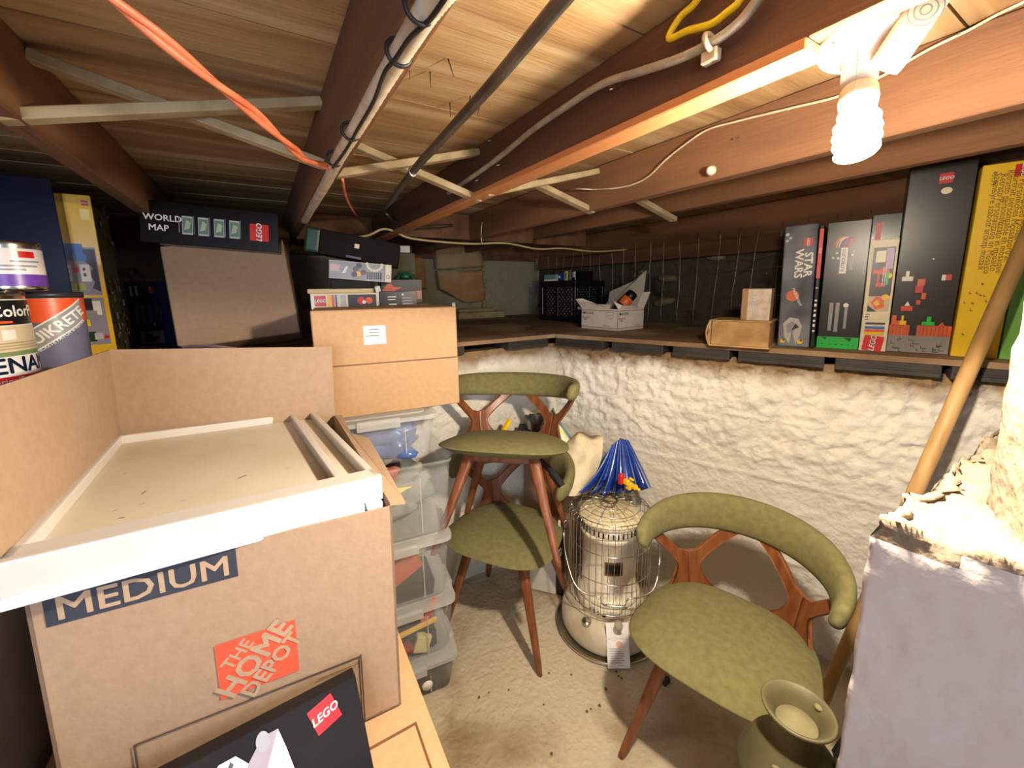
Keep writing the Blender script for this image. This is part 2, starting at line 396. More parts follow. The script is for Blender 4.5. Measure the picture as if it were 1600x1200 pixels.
# cross braces between joists
def brace(i, y, up, wd, label, dz0=0):
    xa, xb = JX[i]+.036, JX[i+1]-.002
    if up: a, b = Vector((xa-.03, y, 1.725)), Vector((xb, y+.01, 1.845))
    else: a, b = Vector((xa, y, 1.845)), Vector((xb+.03, y-.01, 1.725))
    d = (b-a); L = d.length; d.normalize(); q = d.to_track_quat('X', 'Z').to_matrix().to_4x4(); q.translation = a
    mb = MB(); mb.bbox(0, -wd/2, -.009, L, wd/2, .009, WOOD_BR, .002, q)
    for s_ in (.02, L-.02): mb.lathe([(0,.0), (.0035,0), (.0035,.003), (0,.003)], STEEL, 8, q @ Matrix.Translation((s_, 0, .009)))
    tag(mb.build('cross_brace'), label, 'brace', 'diagonal cross braces between the joists')
brace(1, 1.00, True, .032, 'long pale cross brace above the dark and yellow boxes at left')
brace(1, 1.06, False, .03, 'dim cross brace sloping down behind the orange cord')
brace(2, 1.12, True, .032, 'pale cross brace crossing under the metal pipe, rising to the right')
brace(2, 1.19, False, .032, 'pale cross brace under the metal pipe, falling to the right')
brace(3, 1.10, True, .032, 'yellowish cross brace beside the pale strip, rising to the right')
brace(3, 1.17, False, .032, 'pale cross brace falling right to the joist with white wire')
brace(4, 1.15, False, .032, 'dusty cross brace above the hanging mesh, rightmost of the braces')

# shelf board on the ledge and black slabs under it
BOARD = mat('shelf_wood', lin(158, 128, 94), lin(126, 98, 70), 5, .8, .4, 50, (1, 1, 1), det=8, c3=lin(176, 156, 124), s3=3)
BOARDE = mat('shelf_edge', lin(128, 78, 46), lin(96, 56, 34), 9, .8)
mb = MB()
e = .035
mb.prism([(.35, 1.665), (1.29, 1.675), (CR.x-.03, CR.y-.05), (CR.x-.03+WDn.x*1.98, CR.y-.05+WDn.y*1.98), (2.27, -.15), (2.27, 3.2), (.35, 3.2)], 1.200, 1.219, BOARD)
tag(mb.build('shelf_board'), 'worn brown plank shelf running round the corner above the white walls', 'shelf')
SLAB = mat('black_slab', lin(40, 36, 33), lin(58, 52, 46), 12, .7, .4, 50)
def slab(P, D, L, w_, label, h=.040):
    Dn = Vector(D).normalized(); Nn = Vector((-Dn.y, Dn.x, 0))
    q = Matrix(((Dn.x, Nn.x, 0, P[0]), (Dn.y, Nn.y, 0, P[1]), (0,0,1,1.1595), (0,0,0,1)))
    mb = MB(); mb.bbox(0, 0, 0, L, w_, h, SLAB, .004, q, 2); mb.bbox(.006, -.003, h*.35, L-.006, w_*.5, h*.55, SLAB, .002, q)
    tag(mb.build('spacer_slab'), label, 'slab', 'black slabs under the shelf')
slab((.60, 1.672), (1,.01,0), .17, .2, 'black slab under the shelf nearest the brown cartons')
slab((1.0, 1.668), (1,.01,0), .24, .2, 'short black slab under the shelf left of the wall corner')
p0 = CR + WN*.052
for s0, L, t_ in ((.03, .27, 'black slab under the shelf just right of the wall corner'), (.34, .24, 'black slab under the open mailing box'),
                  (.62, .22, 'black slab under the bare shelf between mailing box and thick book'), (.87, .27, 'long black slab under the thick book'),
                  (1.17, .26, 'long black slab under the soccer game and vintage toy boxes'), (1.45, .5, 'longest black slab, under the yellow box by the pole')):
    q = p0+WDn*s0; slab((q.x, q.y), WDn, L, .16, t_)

# wire mesh hanging in front of the ledge
mb = MB(); ys = [y_*1.10 for y_ in [2.8,2.78,2.633,2.54,2.447,2.338,2.228,2.139,2.048,1.94,1.849,1.754,1.64,1.549,1.445,1.343,1.232,1.131,1.048,.941,.84,.74,.64,.70]]
rn = random.Random(5)
for yy in ys:
    pts = [Vector((2.145+.01*sin(z*9+yy*4)+.006*rn.uniform(-1,1), yy+.006*sin(z*7+yy*9), z)) for z in [1.235+i*.064 for i in range(9)]]
    mb.tube(smooth_path(pts, 2), .0011, STEEL, 5)
for zz in (1.285, 1.41, 1.53, 1.60):
    mb.tube([Vector((2.145+.008*sin(y_*6+zz*9), y_, zz+.010*sin(y_*5.3+zz*30)+.004*sin(y_*31))) for y_ in [.76+i*.05 for i in range(47)]], .0011, STEEL, 5)
tag(mb.build('wire_mesh'), 'welded wire mesh hanging behind the shelf along the dark wall', 'wire mesh')
# pale stones showing in the dark wall
STONE = mat('pale_stone', lin(150, 138, 108), lin(110, 98, 74), 12, .9, .4, 40)
for (x, y, rx_, rz_, lb) in ((1043, 434, .075, .03, 'round pale stone in the dark wall right of the mailing box'), (1037, 472, .085, .028, 'long pale stone low in the dark wall by the mailing box'),
                           (1005, 425, .05, .018, 'faint stone behind the mailing box flap'), (1118, 402, .065, .022, 'pale stone high in the dark wall left of the thick book')):
    c = onX(x, y, 2.262); mb = MB()
    T = Matrix.Translation(c) @ Matrix.Rotation(rad(-12 if rz_ == .028 else 5), 4, 'X') @ Matrix.Diagonal((.14, rx_, rz_, 1)) @ Matrix.Rotation(rad(90), 4, 'Y')
    mb.lathe([(0,-.25), (.5,-.22), (.85,-.12), (1,0), (.85,.12), (.5,.22), (0,.25)], STONE, 20, T)
    tag(mb.build('wall_stone'), lb, 'stone')
# rubble stone patch in back foundation
RUB = mat('tan_sandstone', lin(206, 158, 106), lin(166, 118, 76), 6, .9, .6, 30, det=9, c3=lin(188, 164, 122), s3=3)
def slabstone(quad_, yv, th, M, name, label, cat):
    P = [onY(x, y, yv) for x, y in quad_]; mb = MB(); n = len(P)
    V = [p for p in P]+[p+Vector((0, -th, 0))*1 for p in P]
    bm = bmesh.new(); vs = [bm.verts.new(v) for v in V]
    bm.faces.new(vs[:n]); bm.faces.new(vs[n:][::-1])
    for i in range(n): bm.faces.new((vs[i], vs[i+n], vs[(i+1) % n+n], vs[(i+1) % n]))
    bmesh.ops.recalc_face_normals(bm, faces=bm.faces[:])
    bmesh.ops.triangulate(bm, faces=bm.faces[:]); bmesh.ops.subdivide_edges(bm, edges=bm.edges[:], cuts=7, use_grid_fill=True)
    bm.normal_update()
    for v in bm.verts: v.co += v.normal*.010*fb(v.co, 9)
    me = bpy.data.meshes.new(name); me.materials.append(M)
    for f in bm.faces: f.smooth = True
    bm.to_mesh(me); bm.free(); o = bpy.data.objects.new(name, me); COL.objects.link(o)
    return tag(o, label, cat)
slabstone([(676,384),(748,386),(751,418),(680,420)], 3.16, .05, RUB, 'foundation_stone', 'tan sandstone block at the top of the back foundation, by the white wire', 'stone')
slabstone([(680,424),(750,422),(753,470),(722,472),(684,452)], 3.16, .055, RUB, 'foundation_stone', 'large tan sandstone block resting above the cream brick', 'stone')
slabstone([(640,386),(656,386),(662,420),(664,452),(645,452)], 3.16, .03, RUB, 'foundation_stone', 'narrow dark tan stone beside the frog figure', 'stone')
CREAMB = mat('cream_brick', lin(196, 180, 132), lin(170, 152, 108), 14, .8, .4, 50)
mb = MB(); a = onY(716, 497, 2.98); mb.bbox(a.x, 2.96, 1.221, a.x+.42, 3.06, 1.272, CREAMB, .004)
mb.bbox(a.x+.02, 2.99, 1.273, a.x+.34, 3.07, 1.30, CREAMB, .008)
tag(mb.build('cream_brick'), 'cream brick ledge piece on the back of the shelf under sandstone', 'brick')
mb = MB()
for kx in range(24):
    z = 1.30+kx*.019
    mb.lathe([(0,-.014), (.016+.008*sin(kx*2.3),-.006), (.018+.006*sin(kx*1.7),.006), (0,.014)], CREAMB, 9, Matrix.Translation((1.655+.006*sin(kx*1.1), 3.165, z)))
tag(mb.build('foam_seam'), 'bumpy cream sealant seam down the back foundation beside the grey wall', 'sealant')
tag(MB().tube([onY(852,462,3.0), onY(846,470,3.05), onY(838,483,3.1)], .006, DGRY, 6).build('bent_nail'), 'dark bent iron rod on the grey back foundation', 'rod')

# ------------------------------------------------------------------ cables, pipe, conduit
def cable(name, pts, r, M, label, cat='cable', k=6, n=8):
    mb = MB(); mb.tube(smooth_path(pts, k), r, M, n); return tag(mb.build(name), label, cat)
ORC = mat('orange_rubber', lin(226, 116, 78), lin(240, 140, 100), 30, .45)
WHP = mat('dusty_white_plastic', lin(220, 208, 188), lin(190, 172, 146), 30, .5)
GRC = mat('grey_cable', lin(176, 168, 152), lin(140, 130, 112), 20, .6)
CREC = mat('cream_cable', lin(210, 188, 128), None, 20, .5)
YEC = mat('yellow_cable', lin(226, 200, 30), None, 20, .45)
PIPEM = mat('grey_pipe', lin(120, 112, 104), lin(92, 84, 76), 14, .4, metal=.7)
BKC = mat('black_rubber', lin(24, 22, 24), None, 20, .5)
pts = [onz(x, y, 1.69+dz) for x, y, dz in ((150,-40,.03), (180,0,.02), (300,100,0), (400,180,-.01), (455,230,-.01), (480,250,.005), (518,261,.02))]
P = smooth_path(pts, 12); mb = MB()
for ph in (0, pi):
    q = []
    for i, p in enumerate(P):
        a = i*.2+ph; q.append(p+Vector((cos(a)*.0036, 0, sin(a)*.0036)))
    mb.tube(q, .0042, ORC, 8)
tag(mb.build('orange_cord'), 'thick twisted orange cord slung across the ceiling to the white conduit', 'cord')
cable('orange_cord', [onz(535,280,1.72), onz(541,308,1.73), onz(552,330,1.74), onY(562,342,2.6), onY(575,348,2.8)], .0035, ORC, 'thin orange cord hanging behind the brace over the dark box', 'cord')
XC = 1.708
mb = MB(); P = [onz(x, y, XC) for x, y in ((700,-25), (665,20), (640,60), (600,125), (560,195), (530,245), (510,285), (490,320), (476,345))]
P = smooth_path(P, 14); mb.tube(P, [.0108+.0012*(i % 2) for i in range(len(P))], WHP, 12)
cd = tag(mb.build('flexible_conduit'), 'dusty white ribbed flexible conduit strapped beside the left joist', 'conduit')
for x, y in ((655,12), (623,82), (548,205), (522,248)):
    p = onz(x, y, XC); mb = MB(); mb.ring(p, .0135, .0025, BKC, 20, (Vector((1,0,0)), Vector((0,0,1)))); mb.build('strap', cd)
cable('black_wire', [onz(x, y, 1.696) for x, y in ((700,-10), (672,30), (640,60), (618,92), (600,115), (583,160), (560,200), (540,235), (520,262))], .0024, BKC, 'thin black wire crossing over the white flexible conduit', 'wire')
P = [onz(905,-30,1.73), onz(870,10,1.73), onz(770,130,1.73), onz(690,218,1.73), onz(645,268,1.73), onz(612,312,1.73), onY(600,328,1.9), onY(606,336,1.95), onY(622,349,1.98), onY(650,355,2.0), onY(706,352,2.02)]
mb = MB(); mb.tube(smooth_path(P, 6), .0085, PIPEM, 12)
pp = tag(mb.build('metal_pipe'), 'dark grey metal pipe running along the ceiling and bending right over the frog', 'pipe')
mb = MB(); p = onz(645,268,1.73); mb.ring(p, .0105, .003, STEEL, 18, (Vector((.75,.0,.0)), Vector((0,0,1)))); mb.build('pipe_coupling', pp)
P = [onX(x, y, .566) for x, y in ((1200,-25), (1178,8), (1150,40), (1110,68), (1060,92), (1000,112), (940,132), (880,170), (830,205), (780,246), (740,275), (700,302))]
cb = cable('grey_cable', P, .0068, GRC, 'flat grey dusty cable stapled along the side of the middle joist')
mb = MB(); p = onX(1110, 67, .566); mb.ring(p, .0125, .004, WHP, 18, (Vector((1,0,0)), Vector((0,.3,1)).normalized())); mb.bbox(p.x-.004, p.y-.012, p.z-.025, p.x+.01, p.y+.012, p.z-.008, WHP, .002); mb.build('cable_clamp', cb)
cable('yellow_cable', [onX(x, y, .566) for x, y in ((1100,-20), (1085,6), (1062,28), (1045,60), (1075,48), (1110,38), (1135,20), (1152,6), (1160,-8))], .005, YEC, 'bright yellow cable looped against the joist above the grey clamp')
WXX = 1.012
P = [onX(x, y, WXX) for x, y in ((1620,-6), (1560,22), (1512,48), (1450,78), (1380,118), (1312,150), (1240,168), (1190,180), (1150,190), (1105,203), (1070,226), (1040,250), (1010,278), (975,292), (930,296), (892,296))]
P += [onY(x, y, 1.96) for x, y in ((862,305), (820,330), (790,343), (758,346))]+[onY(753,352,1.97), onY(752,366,1.98), onY(753,382,1.99)]
cable('white_wire', P, .0024, WHP, 'thin white wire stapled along the joist from the lamp to the corner', 'wire')
cable('cream_cable', [onY(x, y, 2.02) for x, y in ((545,372), (575,368), (598,358), (618,362), (640,372), (690,378), (740,381), (790,380), (840,389), (880,388), (930,393), (980,390))], .0055, CREC, 'cream cable running along the top of the back foundation')
mb = MB(); p = onY(578,348,2.78)
for kz in range(4): mb.lathe([(0,-.008), (.008,0), (0,.008)], STEEL, 8, Matrix.Translation(p+Vector((0,0,-.018*kz))))
tag(mb.build('steel_clip'), 'small shiny steel clip dangling at the end of the orange cord', 'clip')
mb = MB(); p = onX(1114, 267, 1.008)
mb.lathe([(0,0), (.010,0), (.013,.006), (.010,.014), (.006,.02), (0,.022)], WHP, 12, Matrix.Translation(p) @ Matrix.Rotation(-pi/2, 4, 'Y'))
tag(mb.build('wire_insulator'), 'small white insulator knob on the joist left of the bulb', 'knob')
NAILM = mat('rusty_nail', lin(90, 60, 42), None, 20, .6, metal=.6)
rn = random.Random(11); nl = [(640,98),(700,92),(672,112),(735,150),(703,160),(750,162),(1045,35),(980,75),(770,222),(820,230),(1300,20),(1240,45),(905,190),(880,210)]
for i, (x, y) in enumerate(nl):
    p = onz(x, y, 1.862); mb = MB(); q = p+Vector((rn.uniform(-.012,.012), rn.uniform(-.012,.012), -.028))
    mb.tube([p, q], [.0014, .0006], NAILM, 6)
    tag(mb.build('bent_nail'), 'rusty nail point poking down through the subfloor boards', 'nail', 'nail points in the subfloor')
for i, (x, y, X) in enumerate(((966,137,.58),(772,218,.58),(786,256,.58),(752,280,.58),(1155,215,1.026),(1240,170,1.026),(1508,50,1.026))):
    p = onX(x, y, X); mb = MB(); mb.tube([p, p+Vector((-.018, .003, -.006))], .0015, STEEL, 6)
    tag(mb.build('bent_nail'), 'small nail sticking out of a joist side', 'nail', 'nails in the joist sides')

# ------------------------------------------------------------------ lamp
base = onz(1345, 62, 1.737); tip = at(1337, 243, .474)
PORC = mat('white_porcelain', lin(226, 224, 218), None, 8, .18, coat=.5)
GLASS = mat('lamp_glow', (1.0, .86, .68), None, 5, .5, emit=BULB_POWER)
lamp = empty('ceiling_lamp', base); lamp.rotation_mode = 'QUATERNION'; lamp.rotation_quaternion = (base-tip).to_track_quat('Z', 'Y'); lamp.scale = ((base-tip).length/.199,)*3; tag(lamp, 'round white porcelain lampholder with a lit spiral bulb fixed under the joist', 'lamp')
MB().lathe([(.058,0), (.060,-.006), (.057,-.014), (.045,-.022), (.030,-.030), (.024,-.045), (.0245,-.075), (.022,-.080), (0,-.080)], PORC, 40).build('lampholder', lamp)
MB().lathe([(.018,-.078), (.025,-.088), (.027,-.105), (.024,-.122), (.012,-.126), (0,-.126)], WHP, 32).build('bulb_base', lamp)
P = []; N_ = 90
for i in range(N_+1):
    t = i/N_; a = t*2*pi*4; r = .0235+.003*sin(pi*t); P.append((r*cos(a), r*sin(a), -.134-.062*t))
P = [(0.004, 0, -.126)]+P+[(0, 0, -.199)]
MB().tube(P, .0062, GLASS, 8).build('spiral_tube', lamp)
mb = MB()
for kz in range(24): mb.lathe([(0,-.0013), (.0014,0), (0,.0013)], STEEL, 6, Matrix.Translation((.012, .034, -.03-.0035*kz)))
mb.build('pull_chain', lamp)
bs = point('bulb_light', (0, 0, -.205), 34, (1.0, .86, .68), .028, 179, .12); bs.parent = lamp
for a in (0.6, 2.7, 4.4): MB().lathe([(0,-.019), (.004,-.0205), (.004,-.016)], STEEL, 8, Matrix.Translation((.049*cos(a), .049*sin(a), 0))).build('screw', lamp)
# flat white alarm beside the lamp
A, B, Cc, Dd = at(1362,92,.455), at(1412,106,.445), at(1500,-30,.42), at(1432,-30,.43)
al = empty('ceiling_alarm', A); tag(al, 'narrow white plastic alarm with concentric speaker rings beside the lamp', 'alarm')
U = (B-A); V = (Dd-A); Wd = U.length; Ln = V.length; U.normalize(); V = (V-U*V.dot(U)).normalized(); Nn = U.cross(V)
if Nn.dot(A-EYE) > 0: Nn = -Nn
q = Matrix(((U.x,V.x,Nn.x,0),(U.y,V.y,Nn.y,0),(U.z,V.z,Nn.z,0),(0,0,0,1)))
ALM = mat('alarm_plastic', lin(236, 226, 196), None, 9, .4)
mb = MB()
for r in (.004, .009, .014): mb.add(*(lambda: ([ (q @ Vector((Wd*.55+r*cos(2*pi*i/28)*k_, .052+r*1.0*sin(2*pi*i/28)*k_, .0006))) for k_ in (1, (r+.0014)/r) for i in range(28)], [(i, (i+1) % 28, 28+(i+1) % 28, 28+i) for i in range(28)]))(), GRY)
mb.build('speaker_ring', al)
mb = MB(); mb.bbox(0, 0, -.022, Wd, Ln, 0, ALM, .004, q, 2)
for v0 in (.012, .02, .072, .085, .1): mb.quad(*[q @ Vector(t_) for t_ in ((.004, v0, .0006), (.016, v0, .0006), (.016, v0+.0012, .0006), (.004, v0+.0012, .0006))], GRY)
mb.build('alarm_body', al)

# ------------------------------------------------------------------ chairs
def sel(t, n=2.6): c, s_ = cos(t), sin(t); return (abs(c)**(2/n)*(1 if c > 0 else -1), abs(s_)**(2/n)*(1 if s_ > 0 else -1))
def make_chair(loc, rz, rx, ry, sc, label, group):
    t = empty('walnut_chair', loc, (rx, ry, rz)); t.scale = sc if isinstance(sc, tuple) else (sc,)*3; tag(t, label, 'chair', group)
    ZS = .44
    # seat cushion: lens section, rounded barrel outline
    V = []; Fc = []; n = 56; rings = [0, .25, .5, .72, .86, .94, .985, 1.0]
    def outline(k):
        a = 2*pi*k/n; x, y = sel(a, 3.0); x *= .238*(1-.10*y); y = y*.215
        return x, y
    top = []; 
    prof = [(r, ZS+.040*(1-r**4.2)) for r in rings]+[(r, ZS-.044*(1-r**4.5)) for r in rings[-2::-1]]
    for r, z in prof:
        for k in range(n):
            x, y = outline(k); V.append((x*max(r, .001), y*max(r, .001)-.01, z-.02*(y/.215)*0-.0))
    for i in range(len(prof)-1):
        for k in range(n): Fc.append((i*n+k, i*n+(k+1) % n, (i+1)*n+(k+1) % n, (i+1)*n+k))
    s_ = MB(); s_.add(V, Fc, OLIVE, True); seat = s_.build('seat', t)
    # bent plywood back: two X posts cut from a cone-shaped sheet
    z0, z1 = ZS-.03, .665
    def pt(phi, w, off=0):
        R = .215+.045*w+off; z = z0+(z1-z0)*w; return Vector((R*sin(phi), R*cos(phi)*.94+.01, z))
    for sgn in (-1, 1):
        mb = MB(); rows = 40; ce = rad(44)*sgn; V = []; Fc = []
        def half(w):
            wf = .42
            if w < wf: return rad(10+23*((wf-w)/wf)**1.9)
            return rad(10+33*((w-wf)/(1-wf))**1.1)
        def inner(w):
            wf = .58
            if w <= wf: return 0
            q = (w-wf)/(1-wf); return max(0, min(rad(25)*math.sqrt(max(0, 1-(1-q)**2)), half(w)-rad(11.5)))
        cs = 7
        for j in range(rows+1):
            w_ = j/rows; h, i_ = half(w_), inner(w_)
            for side in (-1, 1):
                for c in range(cs):
                    f = i_+(h-i_)*c/(cs-1); V.append((ce+side*f, w_))
        W_ = 2*cs; VV = [pt(p, w_, .0055) for p, w_ in V]+[pt(p, w_, -.0055) for p, w_ in V]; NN = len(V)
        for j in range(rows):
            for side in (0, 1):
                for c in range(cs-1):
                    a = j*W_+side*cs+c; b = a+1; d = a+W_; e_ = b+W_
                    Fc.append((a, b, e_, d)); Fc.append((NN+a, NN+d, NN+e_, NN+b))
                for c in (0, cs-1):
                    a = j*W_+side*cs+c; d = a+W_; Fc.append((a, d, NN+d, NN+a))
        for j in (0, rows):
            for side in (0, 1):
                for c in range(cs-1): a = j*W_+side*cs+c; Fc.append((a, a+1, NN+a+1, NN+a))
        mb.add(VV, Fc, WALNUT, False); o = mb.build('back_post', t)
        o.data.polygons.foreach_set('use_smooth', [len(p.vertices) == 4 and abs(p.normal.z) < .6 for p in o.data.polygons])
    # upholstered crescent rail
    V = []; Fc = []; nn = 16; steps = 48; A_ = rad(104)
    for i in range(steps+1):
        phi = -A_+2*A_*i/steps; e_ = abs(phi)/A_
        hh = .061*(1-.48*e_**2.2); th = .026*(1-.25*e_**2); R = .262-.012*e_**2
        ke = min(i, steps-i); kf = {0: .0, 1: .62, 2: .9}.get(ke, 1); phi *= 1
        if ke < 3: phi = (A_-[0, .012, .045][ke])*(1 if phi > 0 else -1)
        hh *= kf; th *= kf
        zc = .70-.028*e_**2
        c = Vector((R*sin(phi), R*cos(phi)*.97+.01, zc)); er = Vector((sin(phi), cos(phi), 0))
        for k in range(nn):
            x, z = sel(2*pi*k/nn, 2.5); V.append(c+er*(x*th+z*hh*.18)+Vector((0,0,1))*z*hh)
    for i in range(steps):
        for k in range(nn): Fc.append((i*nn+k, i*nn+(k+1) % nn, (i+1)*nn+(k+1) % nn, (i+1)*nn+k))
    Fc.append(tuple(range(nn))); Fc.append(tuple(steps*nn+k for k in range(nn))[::-1])
    mb = MB(); mb.add(V, Fc, OLIVE, True); mb.build('back_rail', t)
    # under-seat frame and legs
    for yy, nm in ((-.11, 'front_stretcher'), (.11, 'rear_stretcher')):
        mb = MB(); mb.bbox(-.135, yy-.014, ZS-.066, .135, yy+.014, ZS-.034, WALNUT, .006, None, 2); mb.build(nm, t)
    for sx in (-1, 1):
        for yy, fy in ((-.11, -.185), (.11, .215)):
            a = Vector((sx*.118, yy, ZS-.036)); b = Vector((sx*.222, fy, 0)); V = []; Fc = []; st = 12
            for i in range(st+1):
                f = i/st; p = a.lerp(b, f)
                wd = .022*(1-f)+.0115*f; dp = .015*(1-f)+.0105*f
                if i == st: wd *= .8; dp *= .8
                for k in range(12):
                    x, y = sel(2*pi*k/12+.26, 3.2); V.append(p+Vector((x*wd, y*dp, 0)))
            for i in range(st):
                for k in range(12): Fc.append((i*12+k, i*12+(k+1) % 12, (i+1)*12+(k+1) % 12, (i+1)*12+k))
            Fc.append(tuple(range(12))); Fc.append(tuple(st*12+k for k in range(12)))
            mb = MB(); mb.add(V, Fc, WALNUT, True); mb.build('leg', t)
    return t
CG = 'walnut chairs with olive cushions'
make_chair((.80, 1.37, 0), -57, 0, 0, 1.0, 'olive and walnut chair standing on the floor under the other stacked chair', CG)
make_chair((.718, 1.248, .49), -42, -12, 0, (1, 1, .86), 'upper olive and walnut chair stacked on another beside the bins', CG)
make_chair((1.062, .568, 0), -73, 0, 0, .99, 'single olive and walnut chair by the right wall beside the round heater', CG)

# ------------------------------------------------------------------ kerosene heater
ENAM = mat('cream_enamel', lin(232, 223, 198), lin(218, 207, 180), 9, .4, 0, coat=.15)
ENAMD = mat('dusty_enamel', lin(214, 204, 178), lin(172, 156, 128), 7, .45, det=8)
CHR = mat('bright_wire', lin(205, 200, 188), None, 30, .22, metal=1)
ht = empty('kerosene_heater', (1.155, 1.125, 0), (0, 0, -38)); ht.scale = (1,1,1.07); tag(ht, 'round cream kerosene heater in a wire cage between the chairs', 'heater')
MB().lathe([(.0,.002), (.205,.002), (.218,.008), (.222,.020), (.217,.021), (.205,.012), (0,.010)], CHR, 64).build('base_tray', ht)
MB().lathe([(.155,.012), (.185,.015), (.196,.035), (.197,.075), (.188,.098), (.165,.112), (.140,.118), (.130,.120), (0,.121)], ENAMD, 64).build('fuel_tank', ht)
mb = MB(); mb.lathe([(.130,.119), (.130,.162), (.124,.165), (.0,.165)], ENAM, 56); bd = None
mb.lathe([(.126,.165), (.132,.18), (.124,.19), (.112,.195), (.112,.42), (.121,.425), (.122,.445), (.0,.445)], ENAM, 56)
bd = mb.build('burner_body', ht)
mb = MB()
for k in range(40):
    a = 2*pi*k/40; r = .1225
    T = Matrix.Rotation(a, 4, 'Z'); mb.box(r-.002, -.0028, .452, r+.0016, .0028, .474, BLK, T)
mb.lathe([(.1195,.446), (.1215,.448), (.1215,.478), (.1195,.480)], ENAM, 56, cap=False); 
mb.box(.1195, -.10, .441, .12, -.09, .442, BLK)
mb.build('vent_band', ht)
MB().lathe([(.114,.442), (.114,.447), (.118,.446)], BLK, 56).build('vent_gap', bd)
MB().lathe([(.1225,.478), (.128,.482), (.129,.490), (.122,.498), (.06,.506), (0,.507)], mat('lid_cream', lin(226, 214, 176), lin(208, 192, 150), 6, .4, det=6), 56).build('top_plate', ht)
mb = MB(); a0 = -pi/2
def arcbox(mb, r0, a, da, z0, z1, M, t=.003):
    V = []; n = 8
    for rr in (r0, r0+t):
        for zz in (z0, z1):
            for i in range(n+1): b = a-da+2*da*i/n; V.append((rr*cos(b), rr*sin(b), zz))
    m_ = n+1; Fc = []
    for i in range(n):
        Fc += [(2*m_+i, 2*m_+i+1, 3*m_+i+1, 3*m_+i), (m_+i, m_+i+1, 3*m_+i+1, 3*m_+i), (i, 2*m_+i, 2*m_+i+1, i+1)]
    Fc += [(0, m_, 3*m_, 2*m_), (n, 2*m_+n, 3*m_+n, m_+n)]
    mb.add(V, Fc, M, False)
arcbox(mb, .1122, a0+.05, .31, .298, .352, mat('dull_bronze', lin(120, 104, 72), None, 20, .35, metal=.8)); arcbox(mb, .1155, a0+.05, .26, .307, .343, BLK, .0012)
mb.build('viewing_window', ht)
mb = MB()
for k in range(44):
    a = 2*pi*k/44; r = .168
    mb.tube([(r*cos(a), r*sin(a), .168), (r*cos(a), r*sin(a), .512), ((r-.012)*cos(a), (r-.012)*sin(a), .524)], .0013, CHR, 5)
for z in (.175, .30, .41, .50): mb.ring((0,0,z), .1695, .0016, CHR, 48, k=5)
mb.ring((0,0,.524), .156, .0018, CHR, 48, k=5)
for k in range(16):
    a = 2*pi*k/16; mb.tube([(.156*cos(a), .156*sin(a), .524), (.10*cos(a), .10*sin(a), .540), (.028*cos(a), .028*sin(a), .546)], .0013, CHR, 5)
for r, z in ((.12,.534), (.075,.543)): mb.ring((0,0,z), r, .0013, CHR, 40, k=5)
mb.ring((0,0,.547), .027, .0045, mat('spring_metal', lin(110, 90, 78), None, 40, .4, metal=.8), 24)
mb.build('wire_cage', ht)
mb = MB()   # bail handle swung to the front
hp = [(-.176,.02,.43), (-.19,-.03,.425), (-.185,-.08,.36), (-.150,-.150,.285), (-.10,-.176,.262), (-.055,-.186,.262), (-.04,-.19,.236), (.035,-.19,.236), (.05,-.186,.262), (.10,-.176,.268), (.155,-.15,.29), (.188,-.08,.36), (.19,-.03,.425), (.176,.02,.43)]
mb.tube(smooth_path(hp, 4), .0028, CHR, 8)
mb.tube([(-.038+.0019*i, -.19+.0046*sin(i*1.6), .236+.0046*cos(i*1.6)) for i in range(39)], .0012, CHR, 5)
mb.build('carry_handle', ht)
for sx in (-1, 1):
    mb = MB(); mb.tube([(sx*.165,.02,.41), (sx*.19,.0,.41), (sx*.19,.0,.445), (sx*.165,.02,.445)], .002, CHR, 6); mb.build('handle_bracket', ht)
KN = mat('grey_knob', lin(150, 140, 118), None, 20, .5)
kb = MB(); kb.lathe([(.0,.0), (.026,.0), (.027,.006), (.018,.012), (.017,.026), (.012,.030), (0,.031)], KN, 28)
kb.build('wick_knob', ht, (.02, -.158, .122), (35, 0, 5))
MB().lathe([(0,0), (.019,0), (.019,.010), (.016,.014), (0,.014)], CHR, 24).build('fuel_gauge', ht, (-.098, -.132, .108), (12, 0, 0))
MB().lathe([(0,0), (.022,0), (.022,.018), (.018,.021), (0,.021)], KN, 8).build('filler_cap', ht, (.128, -.095, .103), (0, 0, 0))
mb = MB()
for k, a in enumerate((-2.25, -2.12, -1.98)):
    T = Matrix.Rotation(a, 4, 'Z'); mb.box(.1295, -.002, .134, .1312, .002, .152, BLK, T)
mb.lathe([(0,0), (.008,0), (.008,.001), (0,.001)], BLK, 16, Matrix.Rotation(-1.8, 4, 'Z') @ Matrix.Translation((.1305, 0, .14)) @ Matrix.Rotation(pi/2, 4, 'Y'))
mb.build('air_slot', ht)
mb = MB(); f = Face(mb, (0,0,0), (1,0,0), (0,0,1), .086, .150)
mb.box(0, 0, 0, .086, .0008, .150, PAPER)
f.disc(.5, .84, .017, KN); f.rect(.06,.64,.94,.645, BLK); f.disc(.55,.52,.012, ink('faded_pink', (226, 176, 168))); f.lines(.1,.1,.9,.46,7,GRY,seed=3,fill=.3)
mb.build('paper_tag', ht, (-.022, -.228, .010), (-22, 0, 6))

